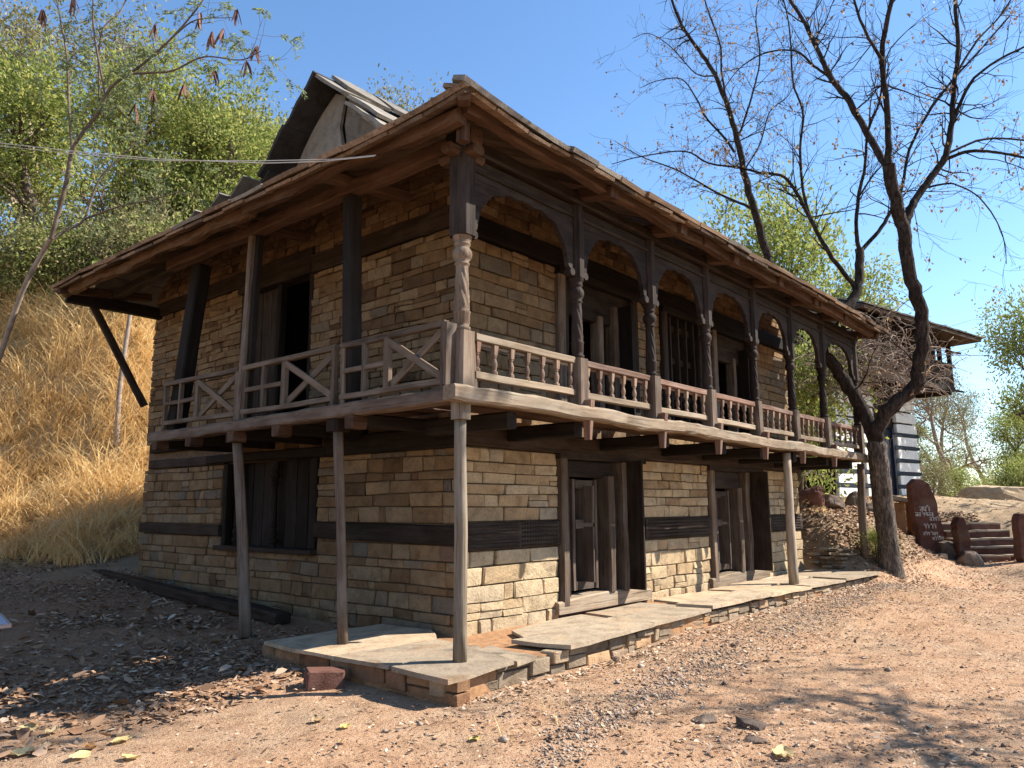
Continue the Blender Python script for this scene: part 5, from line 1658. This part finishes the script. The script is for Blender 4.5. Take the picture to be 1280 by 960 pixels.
for i, (u, D, k, s, wh) in enumerate(HILL):
    p = ground_at(u, D)
    vt = float(np.interp(u, [-50, 150, 205, 255, 285, 330, 385, 455, 512], [-70, -45, 0, 50, 70, 100, 84, 58, 52])) + (25 if D < 26 else -5) + 12 * math.sin(i * 2.1)
    sz = (at(u, vt, D).z - p.z) / 7.9
    put_tree('hill_tree', VAR[k], p, i * 1.7, (s * 1.15, s * 1.15, sz), '%s %s' % (LAB[k], wh), 'tree', 'trees on the hill behind the house')
BUSH = [leafy_tree_mesh(111, 2.6, 1.2, 6500, .11, M['leafg'], M['bark2'], .30, .0, 6), leafy_tree_mesh(112, 2.4, 1.3, 5000, .10, M['leafo'], M['barkp'], .30, .0, 6), leafy_tree_mesh(113, 2.4, 1.3, 5500, .11, M['leafy'], M['bark2'], .3, .0, 6)]
BL = ['bushy green shrub', 'dry olive shrub', 'yellow green shrub']
for i, (u, D, k, s) in enumerate(((-10, 21.6, 0, 1.25), (35, 22, 1, 1.2), (70, 21.6, 0, 1.1), (112, 21.8, 0, 1.2), (150, 21.4, 1, 1.2), (188, 21.4, 0, 1.15), (225, 22, 2, 1.2), (262, 22, 0, 1.2), (305, 22.5, 1, 1.2))):
    put_tree('shrub', BUSH[k], ground_at(u, D), i * 2.3, (s, s, s), '%s on the grass bank top, %s in the row from the left' % (BL[k], ['first', 'second', 'third', 'fourth', 'fifth', 'sixth', 'seventh', 'eighth', 'last'][i]), 'shrub', 'shrubs along the top of the grass bank')
put_tree('leafy_tree', VAR[2], ground_at(1016, 27), .6, (1.2, 1.2, 1.62), 'green leafy tree standing behind the bare trees above the roof end', 'tree')
put_tree('leafy_tree', VAR[2], ground_at(1088, 31), 2.6, (.9, .9, 1.38), 'smaller yellow green tree between the roof end and the striped house', 'tree')
for i, (u, D, k, s, sz_, lab) in enumerate(((1172, 44, 3, .9, 1.0, 'pinkish dry tree just right of the striped house wall'), (1216, 42, 3, .95, 1.0, 'open branched dry tree above the long low boulder'), (1262, 40, 2, .60, 1.0, 'yellow leaved low tree at the right edge above the boulder'), (1306, 27, 2, .62, 1.35, 'thin leafed tree reaching in from the right picture edge'), (1240, 62, 3, 1.0, 1.0, 'far pale tree behind the open branched tree'), (1185, 70, 0, .9, .8, 'far green tree low on the horizon beside the striped house'), (1290, 58, 0, .9, .85, 'far green tree at the right picture edge'))):
    put_tree('far_tree', VAR[k], ground_at(u, D), i * 1.9, (s * 1.15, s * 1.15, s * sz_ * 1.3), lab, 'tree', 'trees at the right edge of the upper terrace')
for i, (u, D, k, s, lab) in enumerate(((1170, 33, 1, .75, 'dry brushy shrub beside the striped house corner'), (1195, 34, 2, .7, 'yellow green shrub left of the long boulder'), (1225, 36, 0, .7, 'green shrub behind the long boulder'), (1262, 32, 2, .8, 'bright shrub with yellow leaves right of the long boulder'), (1290, 31, 0, .85, 'green shrub cut by the right picture edge'), (1250, 45, 1, 1.0, 'olive shrub far behind the yellow leaved shrub'), (1185, 48, 0, .9, 'distant green shrub between two dry trees'))):
    put_tree('shrub', BUSH[k], ground_at(u, D, -.1), i * 2.9, (s, s, s), lab, 'shrub', 'shrubs along the edge of the upper terrace')
put_tree('shrub', BUSH[2], ground_at(1093, 16.2, -.05), .3, (.28, .28, .25), 'small green plant on the bank just left of the bare tree trunk', 'shrub')
put_tree('leafy_tree', BUSH[2], ground_at(1000, 19.5), 1.0, (1.1, 1.1, 1.7), 'young green tree seen through the far end of the balcony', 'tree')

# --- grey tangle of a dead creeper hung on the bare tree and the eave behind it
def creeper():
    rng = random.Random(17)
    wd = Wood()
    cen = at(1098, 455, 18.6)
    for k in range(420):
        a = rng.uniform(0, 6.28)
        p = at(rng.gauss(1090, 40), rng.gauss(462, 26), 18.6 + rng.gauss(0, .5))
        d = rand_dir(rng); d.z = abs(d.z) * .6
        L = rng.uniform(.6, 1.9)
        P = [p]
        cv = rand_dir(rng) * .5
        for i in range(8):
            d = (d + cv * .35 + rand_dir(rng) * .25 + Vector((0, 0, -.12 * i * .3))).normalized()
            P.append(P[-1] + d * L / 8)
        r = rng.uniform(.006, .017)
        wd.tube(P, [r * (1 - .6 * i / 8) for i in range(9)], 4)
    o = add('dead_creeper', np.array(wd.V), np.array(wd.F), M['barkp'], smooth=True)
    single(o, 'pale tangled dead creeper between the house eave and the striped house', 'creeper')
creeper()
for i, (x, y, h) in enumerate(((2.55, 13.9, 3.6),)):
    wd = Wood(); rng = random.Random(4); tips = []
    P = [Vector((x, y, gz(x, y) - .2)), Vector((x - .05, y, gz(x, y) + 1.4)), Vector((x + .1, y + .05, gz(x, y) + h))]
    wd.tube(smooth_path(P, 5), list(np.linspace(.075, .05, 11)), 7, .1)
    for k in range(5): sprout(wd, P[2], Vector((rng.uniform(-1, 1), rng.uniform(-1, 1), .5)).normalized(), .8, .02, 1, rng, tips)
    tm = wd.mesh('trunk', M['barkp'])
    C = [np.array(p + rand_dir(rng) * .15) for p, d in tips for _ in range(4)]
    lm = leaves_mesh('crown', C, [np.array([rng.uniform(-1, 1), rng.uniform(-1, 1), -.6]) for _ in C], .2, M['leafg'], np.random.RandomState(3), .6)
    o = thing('sapling', P[0], 'pale slim sapling trunk on the grass bank beside the house corner', 'tree')
    link(bpy.data.objects.new('trunk', tm), o); link(bpy.data.objects.new('crown', lm), o)

# --- trees out of the picture whose shade falls into it
def shade_tree(base, clumps, seed, label):
    rng = random.Random(seed); rs = np.random.RandomState(seed)
    b_ = Vector((base[0], base[1], gz(*base)))
    o = thing('shade_tree', b_, label, 'tree')
    wd, C, Dd = Wood(), [], []
    top = b_ + Vector((0, 0, 4.2))
    wd.tube(smooth_path([b_ - Vector((0, 0, .3)), b_ + Vector((.1, 0, 2)), top], 5), list(np.linspace(.26, .2, 11)), 9, .12)
    for (c_, rad, nl, nb) in clumps:
        c_ = Vector(c_)
        mid = top.lerp(c_, .55) + Vector((0, 0, .5))
        wd.tube(smooth_path([top, mid, c_], 5), list(np.linspace(.055, .03, 11)), 7, .1)
        tips = []
        for k in range(nb):
            sprout(wd, c_.lerp(mid, rng.uniform(0, .5)), rand_dir(rng), rad * rng.uniform(.5, .95), .03, 2, rng, tips, .1, .5, (2, 4))
        for (p, d) in tips:
            for k in range(max(0, int(nl / len(tips) + rng.random()))):
                C.append(np.array(p + rand_dir(rng) * rng.uniform(.05, .3))); Dd.append(rs.normal(size=3))
    link(bpy.data.objects.new('trunk', wd.mesh('trunk', M['bark'])), o)
    link(bpy.data.objects.new('crown', leaves_mesh('crown', C, Dd, .13, M['leafg'], rs, .55)), o)
shade_tree((3.0, -9.6), [((4.2, -5.2, 9.6), 1.9, 3000, 12), ((1.8, -4.2, 9.6), 1.8, 2400, 10), ((8.4, -8.6, 7.0), 2.1, 450, 9), ((6.8, -8.6, 6.4), 1.6, 200, 6)], 51, 'tall shade tree standing in front of the house outside the picture')
shade_tree((24.5, -9.5), [((22.6, -5.4, 7.0), 1.9, 700, 10), ((24.5, -5.0, 7.6), 1.9, 600, 9), ((27.0, -4.6, 6.6), 2.2, 600, 9), ((33.0, -4.6, 6.8), 2.5, 800, 9)], 52, 'shade tree beyond the steps outside the picture on the right')
# ------------------------------------------------------------------ dry grass on the bank (nobody could count it)
rs = np.random.RandomState(77)
def grass(name, n_tuft, per, xr, yr, keep, Lr, wd, mat, bend, label=None):
    x = rs.uniform(*xr, n_tuft * 3); y = rs.uniform(*yr, n_tuft * 3)
    z = gz_arr(x, y)
    k = keep(x, y, z)
    x, y = x[k][:n_tuft], y[k][:n_tuft]
    n = len(x) * per
    ta = rs.uniform(0, 6.28, len(x)); cl = np.clip(vnoise(x, y, .85, 31) + vnoise(x, y, 2.3, 32) * .6 + .5, 0, 1)
    tl = rs.uniform(*Lr, len(x)) * (.45 + 1.0 * cl); tt = np.clip(rs.rand(len(x)) * .6 + cl * .7 - .15, 0, 1)
    X = np.repeat(x, per) + rs.normal(0, .07, n); Y = np.repeat(y, per) + rs.normal(0, .07, n)
    Z = gfull(X, Y) - .03
    az = rs.uniform(0, 6.28, n)
    lean = rs.uniform(.15, 1.0, n)
    flow = np.repeat(np.stack([np.cos(ta), np.sin(ta)], 1), per, 0)
    dx = np.cos(az) * lean + flow[:, 0] * .5; dy = np.sin(az) * lean + flow[:, 1] * .5 - .35
    L = np.repeat(tl, per) * rs.uniform(.55, 1.2, n)
    bnd = rs.uniform(*bend, n)
    sx_, sy_ = -np.sin(az), np.cos(az)
    rows = []
    px_, py_, pz_ = X.copy(), Y.copy(), Z.copy()
    W_ = wd * rs.uniform(.6, 1.3, n)
    th = np.full(n, 1.25) - lean * .35
    hd = np.sqrt(dx ** 2 + dy ** 2) + 1e-6
    for i in range(5):
        ww = W_ * (1.0, .95, .8, .55, .12)[i]
        rows.append(np.stack([px_ - sx_ * ww / 2, py_ - sy_ * ww / 2, pz_], 1)); rows.append(np.stack([px_ + sx_ * ww / 2, py_ + sy_ * ww / 2, pz_], 1))
        step = L / 4
        px_ = px_ + np.cos(th) * step * dx / hd; py_ = py_ + np.cos(th) * step * dy / hd; pz_ = pz_ + np.sin(th) * step
        th = th - bnd
    V = np.stack(rows, 1).reshape(-1, 3)
    a = np.arange(n)[:, None] * 10
    F = np.concatenate([a + [0, 1, 3, 2], a + [2, 3, 5, 4], a + [4, 5, 7, 6], a + [6, 7, 9, 8]], 1).reshape(-1, 4)
    tone = np.clip(np.repeat(tt * .55, per) + rs.rand(n) * .5, 0, 1)
    o = bpy.data.objects.new(name, mesh(name, V, F, mat, rnd=np.repeat(tone, 4)))
    link(o, kind='stuff')
    if label: o["label"] = label; o["category"] = "grass"
    return o
bankkeep = lambda x, y, z: (z > .33) & (z < 7.6) & (y > 10.4) & (vnoise(x, y, .5, 9) > -.42)
grass('dry_grass', 6500, 14, (-9, 6.5), (10.4, 24), bankkeep, (.5, 1.25), .019, M['straw'], (.15, .60), 'long dry straw coloured grass covering the bank beside the house')
grass('dry_grass', 700, 10, (11.9, 19), (1.0, 5.5), lambda x, y, z: (z > 1.12), (.15, .4), .010, M['straw'], (.1, .5), 'short dry grass along the top of the leafy bank')
grass('dry_grass', 160, 7, (-6, 17), (-4.2, 0.2), lambda x, y, z: (vnoise(x, y, .7, 19) > .12) & ~((x > -.7) & (y > -.45) & (x < 11.4)), (.05, .16), .006, M['straw'], (.0, .4), 'small wisps of dry grass on the open soil')

# ------------------------------------------------------------------ leaf litter, gravel
def scatter_leaves(name, parts, mat, label, cat):
    Vs, Fs, Ts, off = [], [], [], 0
    for (x, y, size, tone) in parts:
        n = len(x)
        z = gfull(x, y)
        e = .03
        az = rs.uniform(0, 6.28, n)
        D = np.stack([np.cos(az), np.sin(az), rs.normal(0, .22, n)], 1)
        S = np.stack([-np.sin(az), np.cos(az), rs.normal(0, .25, n)], 1)
        sz = size * rs.uniform(.5, 1.3, n)[:, None]
        C = np.stack([x, y, z + rs.uniform(.004, .03, n)], 1)
        wr = rs.uniform(.3, .6, (n, 1))
        up = np.array([0, 0, 1.0])
        cu = rs.uniform(-.05, .30, (n, 1))
        pts = [C - D * sz * .5 + up * sz * rs.uniform(-.02, .25, (n, 1)), C - D * sz * .12 + S * sz * wr * .5 + up * sz * cu, C + D * sz * .22 + S * sz * wr * .38 + up * sz * cu,
               C + D * sz * .5 + up * sz * rs.uniform(-.02, .3, (n, 1)), C + D * sz * .22 - S * sz * wr * .38 + up * sz * cu * .8, C - D * sz * .12 - S * sz * wr * .5 + up * sz * cu * .8]
        V = np.stack(pts, 1).reshape(-1, 3)
        a = np.arange(n)[:, None] * 6 + off
        F = np.concatenate([a + [0, 1, 2, 3], a + [0, 3, 4, 5]], 1).reshape(-1, 4)
        Vs.append(V); Fs.append(F); Ts.append(np.repeat(np.clip(tone + rs.normal(0, .22, n), 0, 1), 2)); off += len(V)
    o = bpy.data.objects.new(name, mesh(name, np.concatenate(Vs), np.concatenate(Fs), mat, rnd=np.concatenate(Ts)))
    link(o, kind='stuff', label=label, cat=cat)
def region(n, xr, yr, keep=None, patch=None):
    x = rs.uniform(*xr, n * 6); y = rs.uniform(*yr, n * 6)
    k = np.ones(len(x), bool)
    if keep is not None: k &= keep(x, y)
    if patch is not None: k &= rs.rand(len(x)) < np.clip((vnoise(x, y, patch, 23) + .5) ** 2 * 2.2, .03, 1)
    return x[k][:n], y[k][:n]
off_plinth = lambda x, y: ~((x > -.5) & (x < 11.45) & (y > -.33)) & ~((x > 1.0) & (y > 1.0) & (x < 11.4))
P_ = []
P_.append((*region(3500, (-5, 10), (-4.6, 1.0), off_plinth, 1.7), .020, .12))
P_.append((*region(3600, (-5, 16), (-4.6, -.4), off_plinth, .8), .055, .62))
P_.append((*region(9000, (-5, 16), (-4.6, -.4), off_plinth, 1.4), .022, .35))
P_.append((*region(5000, (-5, 16), (-4.6, -.4), off_plinth, .9), .032, .7))
P_.append((*region(1400, (-5, 9), (-4.6, .8), off_plinth, .6), .05, .2))
P_.append((*region(2200, (-5, 6), (-4.6, 1.5), off_plinth, 2.4), .028, .8))
x = rs.uniform(-.4, 11, 1500); P_.append((x, -.36 - np.abs(rs.normal(0, .16, 1500)), .055, .72))
P_.append((*region(20000, (11.4, 20.5), (-.6, 5.5), lambda x, y: (gz_arr(x, y) > .1) & ((x > 11.7) | (y > .9))), .10, .50))
P_.append((*region(1200, (11.2, 14.5), (-2.2, .6), lambda x, y: (x - 12.0) ** 2 + (y + .8) ** 2 < 1.6), .08, .55))
P_.append((*region(1600, (11, 19), (-4.5, -.6), None, 1.0), .06, .6))
P_.append((*region(900, (18.5, 30), (-5, 5), None, .7), .09, .62))
scatter_leaves('leaf_litter', P_, M['litter'], 'dry brown fallen leaves strewn over the soil and the right hand bank', 'leaves')
P_ = [(*region(20000, (-7, 1.1), (1.0, 14.5), lambda x, y: ~((x > -.5) & (y < 2.5)), 1.0), .075, .42), (*region(900, (-6, .6), (1.0, 7), lambda x, y: ~((x > -.5) & (y < 2.5))), .14, .45)]
scatter_leaves('leaf_litter', P_, M['litter'], 'dark trodden leaves in the shade along the side wall', 'leaves')
def pebbles(name, parts, mat, label):
    Vs, Fs, Ts, off = [], [], [], 0
    oct_ = np.array([[1, 0, 0], [0, 1, 0], [-1, 0, 0], [0, -1, 0], [0, 0, 1], [.0, 0, -.6]])
    tri = np.array([[0, 1, 4], [1, 2, 4], [2, 3, 4], [3, 0, 4], [1, 0, 5], [2, 1, 5], [3, 2, 5], [0, 3, 5]])
    for (x, y, s, tone) in parts:
        n = len(x)
        z = gfull(x, y)
        a = rs.uniform(0, 6.28, n); c, si = np.cos(a), np.sin(a)
        sc = s * rs.lognormal(0, .45, n)
        Q = oct_[None] * rs.uniform(.55, 1.3, (n, 6, 1)) * np.stack([sc * 1.2, sc, sc * .75], 1)[:, None, :]
        X = Q[..., 0] * c[:, None] - Q[..., 1] * si[:, None] + x[:, None]; Y = Q[..., 0] * si[:, None] + Q[..., 1] * c[:, None] + y[:, None]
        Z = Q[..., 2] + (z + sc * .15)[:, None]
        Vs.append(np.stack([X, Y, Z], 2).reshape(-1, 3))
        Fs.append((np.arange(n)[:, None, None] * 6 + tri[None]).reshape(-1, 3) + off); off += n * 6
        Ts.append(np.repeat(np.clip(tone + rs.normal(0, .3, n), 0, 1), 8))
    o = bpy.data.objects.new(name, mesh(name, np.concatenate(Vs), np.concatenate(Fs), mat, rnd=np.concatenate(Ts)))
    link(o, kind='stuff', label=label, cat='gravel')
GP = np.array([(-1.2, -1.9), (0, -1.5), (1.5, -1.25), (3, -1.15), (6, -1.0), (8.5, -.85), (10.8, -.8)])
tt = rs.uniform(0, 1, 9000) ** .8 * 6
i0 = np.clip(tt.astype(int), 0, 5); f = (tt - i0)[:, None]
g_ = GP[i0] * (1 - f) + GP[i0 + 1] * f
wdt = np.interp(tt, [0, 1, 2, 3, 6], [.12, .2, .26, .3, .26])
pebbles('gravel', [(g_[:, 0] + rs.normal(0, .1, 9000), g_[:, 1] + rs.normal(0, 1, 9000) * wdt * .85, .0085, .5), (*region(5200, (-6, 16), (-4.6, -.45), off_plinth, 1.0), .007, .5), (*region(700, (-6, 16), (-4.6, -.45), off_plinth, .6), .016, .4), (*region(4500, (-6, 1), (.9, 8), lambda x, y: ~((x > -.5) & (y < 2.5)), .7), .011, .25)],
        M['grav'], 'grey gravel and grit lying on the red soil along the plinth')

# ------------------------------------------------------------------ big fallen leaves that can be picked out singly
def big_leaf(u, v, size, tone, label, rot, curl):
    k = -.25
    for _ in range(4):
        d = at(u, v, 1) - CAM_C
        p = CAM_C + d * ((k - CAM_C.z) / d.z); k = float(gfull(np.array([p.x]), np.array([p.y]))[0])
    rg_ = random.Random(int(u * 7 + v))
    V, F = [], []
    n = 7
    for i in range(n):
        t_ = i / (n - 1)
        wv = .36 * math.sin(math.pi * min(1, t_ * .94 + .04)) ** .7 * size
        for s in (-1, -.5, 0, .5, 1):
            x = (t_ - .5) * size; y = s * wv * (1 + rg_.uniform(-.1, .1))
            z = curl * size * (abs(s) ** 1.5 * .22 * rg_.choice((1, .6, .3)) + (t_ - .5) ** 2 * .6) + .012 + rg_.uniform(-.006, .006) + (.02 * size if s else 0)
            V.append((x, y, z))
    for i in range(n - 1):
        for j in range(4):
            a = i * 5 + j; F.append((a, a + 1, a + 6, a + 5))
    mx = Matrix.Translation(p) @ Matrix.Rotation(rot, 4, 'Z') @ Matrix.Rotation(rg_.uniform(-.2, .2), 4, 'X')
    o = add('fallen_leaf', V, F, M['yleaf'], None, mx, smooth=True, rnd=tone)
    single(o, label, 'leaf', 'large leaves fallen on the soil')
for a in ((33, 914, .17, .45, 'pale yellow leaf nearest the shadow edge at the lower left', .3, .4), (24, 945, .16, .6, 'curled tan leaf at the lower left picture corner', -.4, .6), (57, 938, .12, .8, 'brown curled leaf upright among the yellow leaves at lower left', 1.2, .8), (100, 948, .15, .5, 'yellow leaf on the bottom edge left of the orange leaf', .2, .4),
          (112, 938, .13, 1.0, 'orange brown leaf standing on edge near the bottom left', 1.4, .9), (152, 928, .18, .4, 'long yellow leaf lying apart above the leaf cluster', .5, .3), (163, 950, .13, .35, 'cream yellow broad leaf at the bottom edge right of the cluster', -.9, .5), (64, 918, .14, .75, 'thin tan curled leaf between two yellow leaves', .7, .7),
          (168, 852, .13, .1, 'green yellow leaf lying in the shade', -.3, .3), (10, 866, .13, .7, 'pale broad leaf in the shade at the left picture edge', .9, .3), (146, 845, .12, .85, 'long tan leaf in the shade above the green yellow leaf', .1, .4),
          (431, 911, .10, .15, 'yellow leaf on the sunlit soil below the red block', .2, .5), (594, 926, .09, .1, 'small yellow green leaf on the bare soil below the plinth corner', -.2, .4), (427, 930, .07, .9, 'small brown leaf below the yellow leaf', 1.1, .6), (980, 946, .20, .55, 'large dry pale leaf near the bottom edge right of centre', .4, .5), (398, 903, .12, .9, 'thin dark brown curled leaf left of the yellow leaf', .15, .7)):
    big_leaf(*a)
